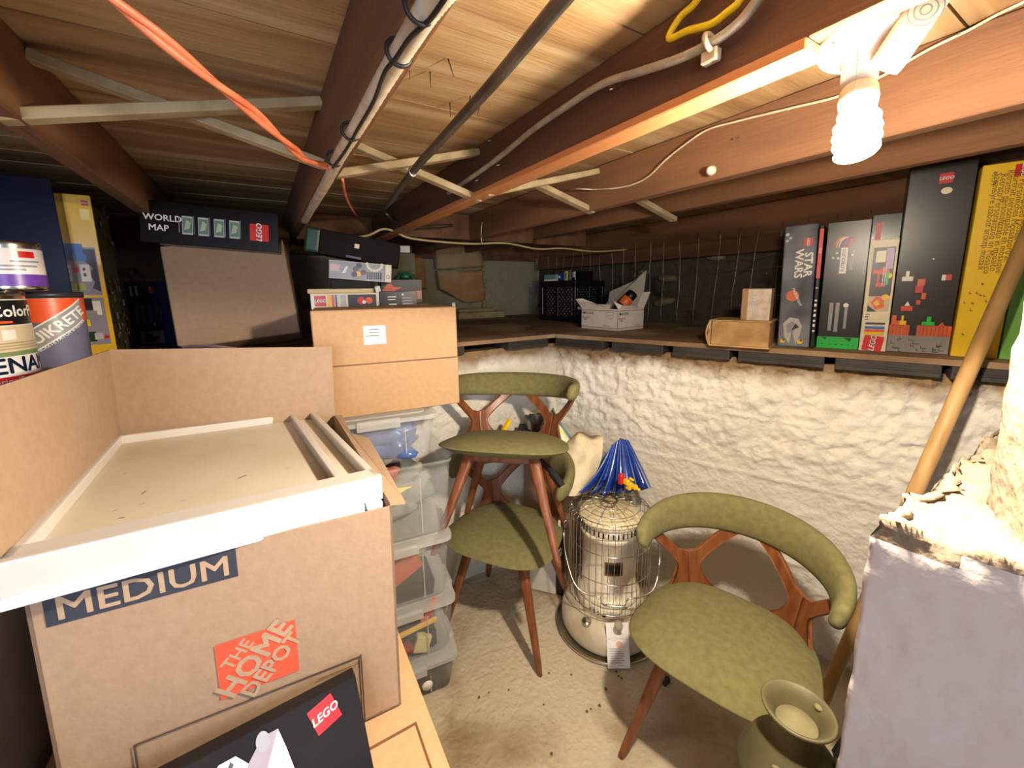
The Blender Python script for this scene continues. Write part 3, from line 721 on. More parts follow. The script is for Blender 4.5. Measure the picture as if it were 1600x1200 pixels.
# ------------------------------------------------------------------ clear storage bins
PLAST = mat('clear_polypropylene', lin(214, 218, 218), lin(224, 226, 224), 30, .22, alpha=.24)
PLASTL = mat('milky_polypropylene', lin(206, 210, 206), lin(216, 218, 212), 30, .25, alpha=.45)
PLASTG = mat('smoky_polypropylene', lin(120, 122, 118), lin(132, 132, 126), 30, .25, alpha=.62)
def make_bin(loc, rz, w, d, h, M, label, group, lid=True, latch=True, inset=.02):
    t = empty('storage_bin', loc, (0, 0, rz)); tag(t, label, 'storage bin', group)
    mb = MB(); n = []
    def rr(w_, d_, r=.025, k=5):
        out = []
        for cx, cy, a0 in ((w_-r, d_-r, 0), (r, d_-r, 90), (r, r, 180), (w_-r, r, 270)):
            for i in range(k+1): a = rad(a0+90*i/k); out.append((cx+r*cos(a), cy+r*sin(a)))
        return out
    def ringat(ins, z, th=0): 
        return [(x+ins, y+ins, z) for x, y in rr(w-2*ins, d-2*ins)]
    lv = [ringat(inset+.012, 0), ringat(inset, .012), ringat(inset*.35, h*.82), ringat(inset*.2, h-.012), ringat(0, h-.012), ringat(0, h)]
    m_ = len(lv[0]); V = [p for l in lv for p in l]; Fc = []
    for i in range(len(lv)-1):
        for k in range(m_): Fc.append((i*m_+k, i*m_+(k+1) % m_, (i+1)*m_+(k+1) % m_, (i+1)*m_+k))
    Fc.append(tuple(range(m_-1, -1, -1)))
    mb.add(V, Fc, M, True); mb.build('tub', t)
    for fx in (.22, .74): MB().bbox(w*fx-.002, inset*.6-.002, .02, w*fx+.002, inset*.6+.003, h*.8, PLASTL, .0008).build('rib', t)
    if lid:
        mb = MB(); r1 = [(x-.006, y-.006) for x, y in rr(w+.012, d+.012, .03)]
        mb.prism(r1, h-.006, h+.008, PLASTL); mb.prism([(x+.03, y+.03) for x, y in rr(w-.06, d-.06)], h+.008, h+.013, PLASTL); mb.build('lid', t)
    if latch:
        mb = MB(); mb.bbox(w*.36, -.014, h-.020, w*.70, .004, h+.012, PLASTL, .005, None, 2); mb.build('latch', t)
        mb = MB(); mb.bbox(w-.004, d*.3, h-.03, w+.015, d*.65, h+.010, PLASTL, .006, None, 2); mb.build('latch', t)
    return t
BG = 'clear storage bins in the stack'; BX, BY = .105, 1.255; BW, BD = .375, .30
make_bin((BX+.005, BY-.01, .004), -7, BW, BD, .138, PLASTG, 'smoky grey bin on the floor, bottom of the stack', BG)
make_bin((BX, BY, .158), -7, BW+.01, BD, .205, PLAST, 'clear bin holding a yellow strip, second from the bottom', BG)
make_bin((BX, BY, .382), -7, BW+.005, BD, .225, PLAST, 'clear bin with an orange pouch inside, third from the bottom', BG)
make_bin((BX-.03, BY+.0, .627), -7, BW+.05, BD+.02, .268, PLAST, 'tall open clear bin with a handwritten yellow note, fourth up in the stack', BG, lid=False, latch=False)
make_bin((BX-.03, BY+.06, .88), -8, BW+.02, BD-.03, .155, PLAST, 'clear bin packed with blue plastic bags right under the brown cartons', BG)

def lump(name, c, r, M, label, cat, amp=.25, s_=9, seed=0, rot=0):
    bm = bmesh.new(); bmesh.ops.create_icosphere(bm, subdivisions=4, radius=1)
    for v in bm.verts:
        p = v.co.copy(); q = Vector([abs(a)**.6*(1 if a > 0 else -1) for a in p]); v.co = q*.82
        v.co += p*amp*fb(p*(s_/9)*.35+Vector((seed,seed*2,0)), 3)
        v.co = Vector((v.co.x*r[0], v.co.y*r[1], v.co.z*r[2]))
    me = bpy.data.meshes.new(name); me.materials.append(M)
    for f in bm.faces: f.smooth = True
    bm.to_mesh(me); bm.free(); o = bpy.data.objects.new(name, me); COL.objects.link(o); o.location = c; o.rotation_euler = (0,0,rad(rot)); return tag(o, label, cat)
BLUEB = mat('blue_bag_film', lin(70, 98, 160), lin(110, 138, 196), 9, .3, .5, 30, coat=.5)
lump('plastic_bag', (.275, 1.425, .957), (.205, .13, .072), BLUEB, 'crumpled blue plastic bag packed in the top clear bin', 'bag', .5, 12, 1, -8)
def into(name, loc, rz, dims, M, label, cat='pouch', ry=0):
    mb = MB(); mb.bbox(0, 0, 0, *dims, M, .006, None, 2); return tag(mb.build(name, None, loc, (0, ry, rz)), label, cat)
into('pouch', (.29, 1.27, .445), -7, (.12, .05, .075), mat('orange_pouch', lin(206, 96, 50), lin(180, 80, 44), 9, .6), 'orange zip pouch tilted inside the third bin', ry=-30)
into('tool_case', (.14, 1.30, .400), -7, (.29, .15, .075), DGRY, 'dark grey tool case lying in the third bin', 'case', ry=9)
into('tape_strip', (.26, 1.250, .262), -7, (.17, .012, .018), mat('yellow_strip', lin(222, 180, 70), None, 20, .5), 'yellow measuring strip standing inside the second bin', 'strip', ry=-9)
into('tool_case', (.14, 1.29, .172), -7, (.29, .15, .06), DGRY, 'black case lying flat in the second bin', 'case')
into('handle_tool', (.39, 1.245, .285), -7, (.09, .03, .030), mat('red_plastic', lin(200, 70, 70), None, 20, .4), 'red handled tool in the upper corner of the second bin', 'tool', ry=-55)
into('tool_scrap', (.335, 1.25, .185), -7, (.055, .03, .062), mat('cream_plastic', lin(214, 204, 150), None, 20, .5), 'cream plastic piece in the right corner of the second bin', 'plastic piece', ry=20)
into('tool_scrap', (.30, 1.248, .185), -7, (.045, .02, .04), mat('dull_red', lin(150, 60, 54), None, 20, .5), 'dull red piece at the left of the second bin', 'plastic piece', ry=-20)
lump('linen_bundle', (.33, 1.40, .74), (.15, .10, .10), mat('grey_cloth', lin(120, 128, 118), lin(150, 156, 144), 8, .9), 'grey cloth bundle showing through the tall open bin', 'cloth', .5, 10, 4)
lump('cloth_bundle', (.29, 1.33, .835), (.06, .03, .028), mat('rose_cloth', lin(186, 112, 100), None, 8, .9), 'rose coloured cloth at the top left of the tall open bin', 'cloth', .5, 10, 6)
into('grey_case', (.13, 1.27, .02), -7, (.28, .14, .085), mat('case_grey', lin(92, 92, 88), None, 9, .6), 'grey case filling the smoky bottom bin', 'case')
mb = MB(); NOTE = mat('yellow_note', lin(222, 202, 140), None, 30, .7)
f = Face(mb, (0,0,0), (1,0,0), (0,0,1), .15, .035)
f.poly([(0,0), (.62,.0), (1,.35), (.62,.7), (.55,1), (0,.85)], NOTE); mb.tube([(.012+.0014*i, -.0012, .015+.004*sin(i*1.1)+.0003*i) for i in range(34)], .0006, BLK, 4)
a = make = Vector((.215, 1.238, .795)); tag(mb.build('paper_note', None, (.215, 1.2405, .795), (0, -7, -7)), 'yellow handwritten arrow note stuck on the tall open bin', 'note')
mb = MB(); mb.lathe([(0,0), (.019,0), (.019,.001), (0,.001)], PAPER, 24); 
tag(mb.build('round_sticker', None, (.372, 1.2195, .062), (90, 0, -7)), 'round white sticker on the smoky bottom bin', 'sticker')

# brown cartons on the bin stack
def pc_up(F):
    f = F['front']
    f.rect(.325, .36, .475, .70, PAPER); f.lines(.36,.56,.47,.67,2,DGRY,seed=4,fill=.25); f.lines(.335,.50,.45,.55,1,DGRY,seed=5,fill=.3)
    f.lines(.42,.40,.465,.46,2,GRY,seed=7,fill=.3); f.rect(.0, .006, 1, .012, CARD_IN)
carton('carton', (.124, 1.372, 1.218), (0, 0, -8), (.455, .30, .176), CARD, 'flat brown carton with a white address label, on top of another carton', prints=pc_up, b=.003)
carton('carton', (.10, 1.378, 1.046), (0, 0, -7), (.484, .30, .171), CARD, 'plain brown carton between the labelled carton and the clear bins', b=.003)

# tall plain carton and map box at the left
carton('carton', (-.262, 1.80, 1.262), (-16, -6, -9), (.385, .14, .372), CARD_D, 'plain brown carton tilted back beneath the black world map box', b=.004)
def pworld(F):
    f = F['front']
    f.text('WORLD', .155, .60, .029, WHITE, 0, .02); f.text('MAP', .125, .36, .029, WHITE, 0, .02)
    f.rect(.262,.30,.268,.66, GRY)
    for i in range(4):
        u = .285+i*.113; f.rect(u, .26, u+.075, .70, LGRY); f.rect(u+.005, .30, u+.070, .66, ink('map_tile', (96, 130, 116)))
        f.poly([(u+.012,.36), (u+.05,.40), (u+.062,.55), (u+.03,.62)], ink('map_land', (176, 190, 160))); f.rect(u+.082, .28, u+.085, .72, GRY)
    f.lego(.85, .46, .060, 90)
BLKG = mat('glossy_black_print', lin(11, 12, 15), None, 9, .25, coat=.1); NAVG = mat('glossy_navy_print', lin(9, 24, 52), None, 9, .2, coat=.4)
carton('toy_box', (-.325, 1.86, 1.626), (-4, 4, -10), (.41, .28, .142), BLKG, 'long glossy black WORLD MAP box on the tilted brown carton', 'toy box', prints=pworld)
ORNG = 0
def pyel(F):
    f = F['front']
    PH = ink('photo_grey', (150, 140, 160)); PHd = ink('photo_dark', (52, 40, 50))
    f.lego(.80, .955, .016); f.rect(.62, .86, .90, .92, ink('pale_yellow', (244, 222, 130)))
    for v0, v1 in ((.42, .70), (.12, .405)):
        f.rect(.10, v0, .86, v1, PH)
    f.poly([(.3,.69), (.84,.69), (.84,.44), (.6,.46), (.7,.5), (.55,.54), (.72,.58), (.5,.62)], PHd)
    f.rect(.14, .66, .50, .72, BLU); f.rect(.22, .62, .58, .66, BLU); f.rect(.32, .50, .62, .60, WHITE); f.rect(.40, .53, .48, .55, DGRY); f.rect(.40, .565, .48, .58, DGRY); f.rect(.14,.555,.28,.585, RED)
    f.rect(.2,.45,.4,.49, ink('lime', (170,180,60))); f.rect(.16,.33,.5,.40, DGRY); f.rect(.5,.30,.75,.385, WHITE); f.rect(.25,.285,.6,.325, GRY); f.rect(.16,.235,.34,.275, YEL); f.rect(.2,.14,.45,.20, DGRN); f.rect(.4,.15,.66,.19, LGRY); f.disc(.78,.165,.006, RED)
    f.disc(.75,.03,.010, BLK); f.disc(.75,.03,.006, YEL)
    r = F['right']; r.rect(0,0,1,1, ink('box_photo', (70, 66, 44)))
    rn = random.Random(2)
    for i in range(60):
        u, v = rn.random()*.9, rn.random()*.95; r.rect(u, v, u+rn.uniform(.05,.16), v+rn.uniform(.008,.04), [ink('moss', (92, 96, 50)), BRN, DGRY, ink('sand', (140, 120, 84)), GRY][i % 5])
carton('toy_box', (-.513, 1.88, 1.222), (0, 0, 3), (.078, .21, .545), mat('glossy_yellow_print', lin(236, 188, 46), None, 9, .25, coat=.3), 'narrow yellow toy box with town pictures behind the concrete patch tub', 'toy box', prints=pyel)
carton('toy_box', (-.885, 1.835, 1.222), (0, 0, -2), (.385, .10, .575), NAVG, 'tall glossy navy box behind the paint cans', 'toy box', prints=lambda F: (F['front'].rect(.60,.56,.66,.572, WHITE), F['front'].poly([(.58,.40), (.65,.40), (.63,.52), (.60,.52)], ink('night_blue', (30,28,50)))))
def pblue(F):
    f = F['front']; f.lego(.62, .87, .028, 90); f.lines(.10,.74,.36,.93,2,WHITE,True,2,.45)
    f.lines(.14, .30, .60, .62, 3, ink('dull_blue', (70, 96, 130)), True, 5); f.lines(.66, .32, .82, .62, 3, ink('dull_blue', (70, 96, 130)), True, 6, .3); f.disc(.60, .33, .006, WHITE)
    f.rect(.22, .02, .78, .22, ink('photo_sky', (120, 140, 160))); f.poly([(.3,.03), (.6,.05), (.5,.17), (.34,.20)], DGRY); f.rect(.55,.08,.66,.14, BRN)
carton('toy_box', (-.515, 2.48, 1.222), (0, 0, -20), (.165, .12, .285), mat('navy_print', lin(12, 42, 92), None, 9, .35), 'small dark blue box standing in the shadow left of the brown carton', 'toy box', prints=pblue)
# hidden supports that carry the clutter
mb = MB(); mb.box(-1.9, 1.71, 1.16, .345, 3.18, 1.2185, BOARD); mb.box(-1.9, 1.08, 1.16, -.40, 1.705, 1.2185, BOARD)
tag(mb.build('shelf_board'), 'dark plank shelf at the left holding paint cans and toy boxes', 'shelf')

# paint cans
def pcan(name, c, r, h, label_mats, label, cat='paint can'):
    t = empty(name, c, (0, 0, 18)); tag(t, label, cat)
    MB().lathe([(0,0), (r*.97,0), (r,.004), (r,.012), (r*.985,.016), (r*.985,h-.016), (r,h-.012), (r,h-.004), (r*.97,h), (r*.93,h), (r*.92,h-.006), (0,h-.006)], CHR, 48).build('can_body', t)
    MB().lathe([(r*.80,h-.005), (r*.83,h-.001), (r*.86,h-.001), (r*.88,h-.005)], CHR, 48, cap=False).build('can_rim', t)
    return t
def wrap(mb, r, a0, a1, z0, z1, M, e=.0006, n=24):
    V = [((r+e)*cos(a0+(a1-a0)*i/n), (r+e)*sin(a0+(a1-a0)*i/n), z) for z in (z0, z1) for i in range(n+1)]
    mb.add(V, [(i, i+1, n+2+i, n+1+i) for i in range(n)], M, True)
def wtext(mb, s, r, a, z, size, M, bold=.02, e=.0016, shear=0, ang=0):
    V_, F_ = text_geo(s, 0, shear); g = rad(ang)
    for kk, (bx, by) in enumerate(STAMP[:5]):
        V = []
        for q in V_:
            qx, qy = q.x+bx*bold, q.y+by*bold
            x, y = (qx*cos(g)-qy*sin(g))*size, (qx*sin(g)+qy*cos(g))*size
            b = a+x/r; V.append(((r+e+kk*.00004)*cos(b), (r+e+kk*.00004)*sin(b), z+y))
        mb.add(V, F_, M)
R1, H1 = .098, .242; c = Vector((-.560, 1.385, 1.22)); FA = rad(-75)   # angle facing the lens (local, can turned 18 deg)
t = pcan('paint_can', c, R1, H1, None, 'large paint can with cream porch picture and ENAMEL lettering at the left edge')
mb = MB(); A0, A1 = -2.6+.0, .9
wrap(mb, R1, A0, A1, .010, H1-.018, ink('label_white', (232, 228, 220)))
wrap(mb, R1, A0, A1, .168, H1-.020, BLK, .0009); wrap(mb, R1, A0, A1, .105, .166, ink('porch_cream', (214, 196, 158)), .0009)
for a_ in range(5): wrap(mb, R1, A0+.2+a_*.35, A0+.45+a_*.35, .136, .158, ink('porch_white', (236, 230, 214)), .0012)
for z in (.115, .121, .127): wrap(mb, R1, A0, A1, z, z+.003, ink('porch_line', (176, 154, 114)), .0013)
wrap(mb, R1, A0, A1, .100, .110, ink('hedge', (120, 140, 90)), .0011)
wrap(mb, R1, A0, A1, .036, .056, RED, .001)
wtext(mb, 'ColorPlace', R1, FA+.93, .197, .034, WHITE, .03); wrap(mb, R1, FA-.25, FA+.55, .172, .177, ORG, .0015)
wtext(mb, 'ENAMEL', R1, FA+.95, .078, .048, NAVY, .03); wtext(mb, 'Interior/Exterior', R1, FA+.45, .046, .017, ink('pink_white', (240,214,206)), .01, .002)
mb.build('can_label', t)
R2, H2 = .054, .108; c2 = at(43, 452, .965); c2 = Vector((-.478, 1.40, 1.22+H1+.0005))
t = pcan('paint_can', c2, R2, H2, None, 'small purple and white primer can standing on the large paint can')
mb = MB(); wrap(mb, R2, A0, .5, .010, H2-.016, ink('label_white', (232, 228, 220))); wrap(mb, R2, A0, .5, .010, .036, PURP, .0009)
wrap(mb, R2, FA+.05, FA+.55, .072, .086, RED, .0011)
for z, a_, b_ in ((.044,-.6,.2), (.052,-.5,.6), (.062,-.2,.7)): wrap(mb, R2, FA+a_, FA+b_, z, z+.004, GRY, .0011)
mb.build('can_label', t)
R3, H3 = .072, .238; c3 = Vector((-.480, 1.545, 1.22)); 
t = empty('patch_tub', c3, (0,0,14)); tag(t, 'orange and grey CONCRETE patch tub beside the large paint can', 'tub')
GRT = mat('grey_tub', lin(120, 118, 140), lin(104, 102, 124), 12, .4)
MB().lathe([(0,0), (R3*.93,0), (R3*.95,.004), (R3,.225), (R3,.228), (0,.228)], GRT, 40).build('tub_body', t)
MB().lathe([(R3+.002,.225), (R3+.003,.238), (R3-.004,.240), (0,.237)], DGRY, 40).build('tub_lid', t)
mb = MB(); FB = rad(-72)
wrap(mb, R3, FB-1.3, FB+1.2, .165, .224, ORG, .0008)
V = []; 
def dband(a0, z0, a1, z1, wd, M, e, r=R3):
    n = 16; V = []
    for s_ in (0, wd):
        for i in range(n+1): f_ = i/n; b = a0+(a1-a0)*f_; V.append(((r+e)*cos(b), (r+e)*sin(b), z0+(z1-z0)*f_+s_))
    mb.add(V, [(i, i+1, n+2+i, n+1+i) for i in range(n)], M, True)
dband(FB-1.2, .065, FB+.75, .165, .058, WHITE, .0012); dband(FB-1.2, .069, FB+.75, .169, .050, ink('band_grey', (150, 150, 148)), .0016)
wtext(mb, 'QUIKRETE', R3, FB-.12, .148, .034, WHITE, .03, .0022, 0, 36); wtext(mb, 'CONCRETE PATCH & REPAIR', R3, FB-.02, .124, .011, WHITE, .02, .0022, 0, 36)
mb.build('tub_label', t)
# blue bowl behind the carton flap
BOWL = mat('cobalt_plastic', lin(22, 30, 110), lin(30, 40, 130), 9, .15, coat=.6)
mb = MB(); mb.lathe([(.045,0), (.12,.012), (.15,.035), (.15,.042), (.12,.060), (.05,.078), (0,.082)], BOWL, 48)
tag(mb.build('covered_bowl', None, (-.19, 1.52, 1.219)), 'shiny cobalt blue covered bowl peeking over the open flap', 'bowl')
mb = MB(); mb.box(-.38, 1.36, 1.16, .08, 1.70, 1.2185, BOARD)
tag(mb.build('shelf_board'), 'short dark plank under the blue bowl', 'shelf')

# ------------------------------------------------------------------ open moving carton with fridge tray
big = empty('moving_carton', (-.270, .636, .750), (-.6, 1.2, -3)); tag(big, 'big open moving carton marked MEDIUM with an orange square logo', 'box')
W, Dp, Hh = .41, .60, .368; th = .004
mb = MB()
SKL, SKR = -.072, -.030
mb.prism([(0,0), (W,0), (W+SKR,Dp), (SKL,Dp)], 0, th, CARD_D)
for q_ in ([(0,0), (W,0), (W,th), (0,th)], [(SKL,Dp-th), (W+SKR,Dp-th), (W+SKR,Dp), (SKL,Dp)], [(0,0), (th,0), (SKL+th,Dp), (SKL,Dp)], [(W-th,0), (W,0), (W+SKR,Dp), (W+SKR-th,Dp)]): mb.prism(q_, 0, Hh, CARD_D)
f = Face(mb, (0,0,0), (1,0,0), (0,0,1), W, .379)
NVI = ink('print_navy', (42, 46, 58), .8); ORI = ink('print_orange', (216, 78, 48), .8); KRI = mat('kraft_knockout', lin(166, 140, 112), None, 60, .8)
f.rect(.034, .845, .488, .957, NVI); f.text('MEDIUM', .262, .893, .0405, KRI, 0, .02, 0, 1.12)
f.rect(.402, .374, .64, .60, ORI)
f.text('THE', .463, .535, .024, KRI, 45, .03); f.text('HOME', .512, .492, .041, KRI, 45, .04); f.text('DEPOT', .560, .443, .031, KRI, 45, .04)
for a_ in ((.17,.327,.856,.333), (.17,-.0,.176,.333), (.850,.0,.856,.339), (.70,.30,.85,.303)): f.rect(*a_, ink('print_line', (70, 56, 46), .8))
f.rect(.69, .22, .82, .223, NVI)
mb.build('carton_body', big)
def flap(P, nm='flap'):
    mb = MB(); P = [Vector(p) for p in P]; n = (P[1]-P[0]).cross(P[2]-P[1]).normalized()*th
    V = P+[p+n for p in P]; k = len(P)
    mb.add(V, [tuple(range(k-1,-1,-1)), tuple(range(k, 2*k))]+[(i, (i+1) % k, k+(i+1) % k, k+i) for i in range(k)], CARD_D); mb.build(nm, big)
flap([(SKL-.004,Dp+.001,Hh-.004), (W+SKR,Dp+.001,Hh-.004), (W+SKR+.004,Dp+.014,Hh+.195), (SKL-.008,Dp+.014,Hh+.215)])
flap([(SKL-.004,Dp+.004,Hh-.004), (-.006,.004,Hh-.004), (-.026,.004,Hh+.225), (SKL-.006,Dp+.016,Hh+.214)])
flap([(W-.002,.004,Hh), (W+.022,.004,Hh-.004), (W+.022,.20,Hh-.002), (W+.020,.34,Hh), (W-.012,.40,Hh), (W-.014,Dp-.02,Hh), (W+SKR-.002,Dp-.02,Hh)])

TRM = mat('fridge_plastic', lin(200, 196, 192), lin(192, 186, 178), 4, .35, coat=.2); FLM = mat('scuffed_tray_floor', lin(206, 198, 180), lin(188, 176, 152), 3, .4, det=8)
RAILM = mat('pale_blue_rail', lin(206, 214, 232), None, 9, .3)
tr = empty('fridge_tray', (-.270, .630, 1.169), (-3.1, 2.5, 3.9)); tag(tr, 'white plastic refrigerator tray lying on the open moving carton', 'tray')
TW, TD = .410, .590; T0 = -.018
mb = MB(); rw = .013; ch = TW-.062
# rim walls, floor, channel wall
mb.bbox(0, 0, -.036, rw, TD, 0, TRM, .003, None, 2); mb.bbox(0, TD-rw, T0-.006, TW, TD, 0, TRM, .003, None, 2)
mb.bbox(TW-rw, 0, -.036, TW, TD, 0, TRM, .003, None, 2); mb.bbox(0, 0, T0-.006, TW, .034, 0, TRM, .003, None, 2)
mb.bbox(ch, .01, T0-.006, ch+.012, TD-.005, -.0005, TRM, .002, None, 2); mb.box(.004, .004, T0-.006, TW-.004, TD-.004, T0, FLM)
body_mb = mb
mb = MB(); mb.bbox(-.003, -.010, -.040, TW+.003, .004, .0005, TRM, .003, None, 2); mb.build('front_fascia', tr)
mb = MB(); mb.bbox(.0, -.016, -.052, TW-.028, -.002, -.039, RAILM, .003, None, 2); mb.bbox(TW-.026, -.018, -.052, TW, -.002, -.040, RAILM, .003, None, 2); mb.build('front_rail', tr)
mb = body_mb; SC = mat('scuff_mark', lin(110, 98, 88), None, 30, .8); rn = random.Random(4)
f = Face(mb, (0,0,T0), (1,0,0), (0,1,0), TW, TD)
for u, v, a_, l_ in ((.23,.33,70,.006), (.24,.24,10,.004), (.17,.23,30,.003), (.20,.17,-20,.004), (.36,.20,20,.003), (.55,.30,40,.008), (.58,.33,-50,.006), (.49,.25,30,.005), (.55,.72,20,.003), (.13,.55,60,.003), (.72,.30,10,.003), (.10,.72,20,.003), (.40,.62,15,.002)):
    c = f.p(u, v, .0006); d = Vector((cos(rad(a_)), sin(rad(a_)), 0))*l_; e_ = Vector((-d.y, d.x, 0))*.22; mb.quad(c-d-e_, c+d-e_, c+d+e_, c-d+e_, SC if rn.random() < .6 else TRM)
mb.build('tray_body', tr)

# carton below, and the black spaceship box leaning on the big one
low = carton('carton', (-.36, .47, .40), (0, 0, -1), (.535, .68, .338), CARD, 'brown carton underneath the big moving carton at bottom centre', prints=lambda F: (F['top'].rect(.55,.16,.955,.167, BRN), F['top'].rect(.949,.0,.955,.167, BRN)), b=.004)
carton('carton', (-.35, .48, .0), (0, 0, 0), (.50, .66, .396), CARD_D, 'lowest brown carton standing on the floor under two others', b=.004)
def pship(F):
    f = F['front']; f.lego(.845, .80, .034, 16)
    SHG = ink('ship_shade', (150, 140, 150)); 
    f.poly([(.30,.25), (.34,.62), (.44,.86), (.50,.86), (.54,.74), (.60,.90), (.66,.90), (.68,.70), (.72,.20), (.60,-.0), (.3,.0)], ink('ship_white', (226, 220, 222)))
    f.poly([(.34,.30), (.48,.84), (.49,.80), (.37,.28)], DGRY); f.poly([(.54,.74), (.60,.90), (.66,.90), (.60,.60), (.56,.5)], SHG)
    f.poly([(.50,.55), (.54,.74), (.60,.45)], SHG); f.disc(.60,.86,.008, GRY, .012); f.disc(.52,.36,.012, SHG, .02); f.rect(.36,.18,.42,.28, RED); f.rect(.44,.2,.5,.32, ink('ship_purple', (70,50,90))); f.disc(.78,.22,.012, WHITE)
carton('toy_box', (-.232, .510, .752), (-28, -4, -2), (.305, .045, .128), mat('satin_black_print', lin(24, 20, 22), None, 9, .6, spec=.2), 'black toy box with a white spaceship leaning on the MEDIUM carton', 'toy box', prints=pship)

# ------------------------------------------------------------------ clutter behind the cartons, centre left
mb = MB(); carton('carton', (.16, 1.71, 1.2195), (0,0,-8), (.40, .21, .165), CARD_D, 'plain brown carton behind the labelled carton carrying flat toy boxes', b=.003)
def plego1(F):
    f = F['front']; f.rect(.02,.04,.98,.97, CREAM); f.lego(.135, .52, .040); f.rect(.24,.1,.29,.9, YEL); f.rect(.30,.1,.34,.9, ORG); f.rect(.35,.1,.38,.9, BLU)
    f.rect(.43,.1,.51,.9, LGRY); f.rect(.54,.1,.97,.9, BLK); f.disc(.74,.5,.015, RED); f.disc(.86,.5,.013, ORG); f.disc(.78,.4,.007, WHITE)
carton('toy_box', (.162, 1.722, 1.3855), (0, 0, -8), (.244, .20, .059), WHITE, 'white toy box with red logo and coloured stripes right behind the brown carton', 'toy box', prints=plego1)
mb = MB(); mb.bbox(0, 0, 0, .245, .2, .018, mat('birch_board', lin(226, 202, 150), None, 12, .6), .002)
tag(mb.build('birch_board', None, (.158, 1.77, 1.4445), (0, 0, -10)), 'thin pale birch board lying on the white striped toy box', 'board')
carton('toy_box', (.25, 1.80, 1.463), (0, 0, -12), (.15, .2, .036), mat('gap_shade_black', lin(12,12,13), None, 9, .7), 'added thin black filler for the shaded gap between the birch board and the silver machine box', 'toy box')  # added filler, matte black standing in for the shade in this gap
def psil(F):
    f = F['front']; f.rect(.005,.03,.90,.97, ink('silver', (150, 148, 146))); f.rect(.02,.4,.17,.8, ink('soft_pink', (206,176,172)))
    f.poly([(.2,.3), (.26,.35), (.3,.75), (.26,.7)], WHITE)
    for i in range(7): f.rect(.60+i*.036, .12, .62+i*.036, .50, BLK)
    for i in range(9):
        a = pi+pi*i/8; f.disc(.72+.12*cos(a), .95+.35*sin(a), .006, CREAM)
    for u, v, M_ in ((.42,.6,BRN), (.46,.35,YEL), (.5,.7,GRY), (.54,.45,BRN), (.4,.3,DGRY), (.47,.8,DGRY)): f.disc(u, v, .011, M_)
    f.rect(.90,.03,.995,.97, CREAM); f.disc(.945,.3,.008, GRY); f.disc(.945,.3,.005, CREAM)
carton('toy_box', (.243, 1.80, 1.506), (0, 5, -14), (.24, .22, .072), WHITE, 'silver grey machine toy box under the long black case', 'toy box', prints=psil)
mb = MB(); CASEM = mat('black_case_shell', lin(26, 20, 19), lin(34, 27, 26), 9, .7, spec=.15); CG_ = mat('green_case_end', lin(28, 58, 34), None, 9, .35)
mb.bbox(.055, 0, 0, .365, .16, .098, CASEM, .006, None, 2); mb.bbox(0, .0, 0, .056, .16, .098, CG_, .010, None, 2)
f = Face(mb, (0,0,0), (1,0,0), (0,0,1), .365, .098); f.rect(.515,.48,.565,.66, CREAM); f.disc(.075,.62,.010, DGRN); f.disc(.075,.62,.006, CG_)
mb.bbox(.16, -.004, .004, .22, .0, .014, DGRY, .001)
tag(mb.build('long_case', None, (.165, 1.86, 1.615), (0, 10.5, -17)), 'long black case with green end and small white sticker under the ceiling', 'case')
mb = MB(); mb.bbox(.0, .0, .0, .12, .12, .13, mat('frog_block', lin(98, 92, 70), None, 9, .8), .003)
tag(mb.build('grey_block', None, (.565, 2.06, 1.505), (0, 0, -10)), 'grey stone block behind the small green frog figure', 'block')
mb = MB(); mb.bbox(0, 0, 0, .085, .05, .035, LGRY, .003); tag(mb.build('white_block', None, (.578, 2.06, 1.637), (0,0,-10)), 'small white speckled block on the grey block beneath the cream cable', 'block')
# frog figure (plain generic frog)
FR = mat('frog_green', lin(16, 92, 52), None, 20, .3, coat=.4)
mb = MB(); mb.lathe([(0,0), (.024,.002), (.028,.014), (.022,.028), (.012,.036), (0,.038)], FR, 20); 
for sx in (-1, 1):
    mb.lathe([(0,-.009), (.009,0), (0,.009)], FR, 12, Matrix.Translation((sx*.014, -.012, .036))); mb.lathe([(0,-.013), (.012,-.004), (.009,.008), (0,.012)], FR, 12, Matrix.Translation((sx*.030, -.004, .014)))
    mb.tube([(sx*.020,-.01,.014), (sx*.034,-.026,.006), (sx*.036,-.036,.002)], .005, FR, 8)
tag(mb.build('frog_figure', None, (.618, 2.00, 1.506), (0,0,-20)), 'small glossy green frog figure sitting on the grey toy box', 'figure')
def ptech(F):
    f = F['front']; f.text('TECHNIC', .56, .34, .020, WHITE, 0, .02); f.rect(.80,.16,.98,.52, ink('pale_red', (200,130,116))); f.poly([(.0,.5), (.2,.9), (.3,.7), (.5,.66), (.3,.5), (.1,.45)], ORG); f.rect(.0,.2,.2,.42, DGRN)
carton('toy_box', (.487, 1.965, 1.392), (0, 0, -10), (.19, .18, .112), mat('grey_box_print', lin(52, 52, 50), None, 9, .4), 'dark grey TECHNIC box underneath the green frog figure', 'toy box', prints=ptech)
carton('carton', (.42, 1.93, 1.2195), (0,0,-10), (.27, .22, .171), CARD_D, 'plain carton hidden behind the game boxes, under the dark grey box', b=.003)
def pmoto(F):
    f = F['front']; f.lines(.22,.42,.50,.76,2,WHITE,seed=3,fill=.35)
    f.lines(.24,.12,.46,.28,1,WHITE,seed=6,fill=.4)
    f.disc(.62,.78,.004, WHITE); f.lines(.60,.12,.96,.66,3,GRY,seed=9,fill=.55)
carton('game_box', (.408, 1.685, 1.3855), (0, 0, -8), (.150, .16, .064), BLKG, 'small black game box with white lettering behind the carton right end', 'game box', prints=pmoto)
mb = MB()
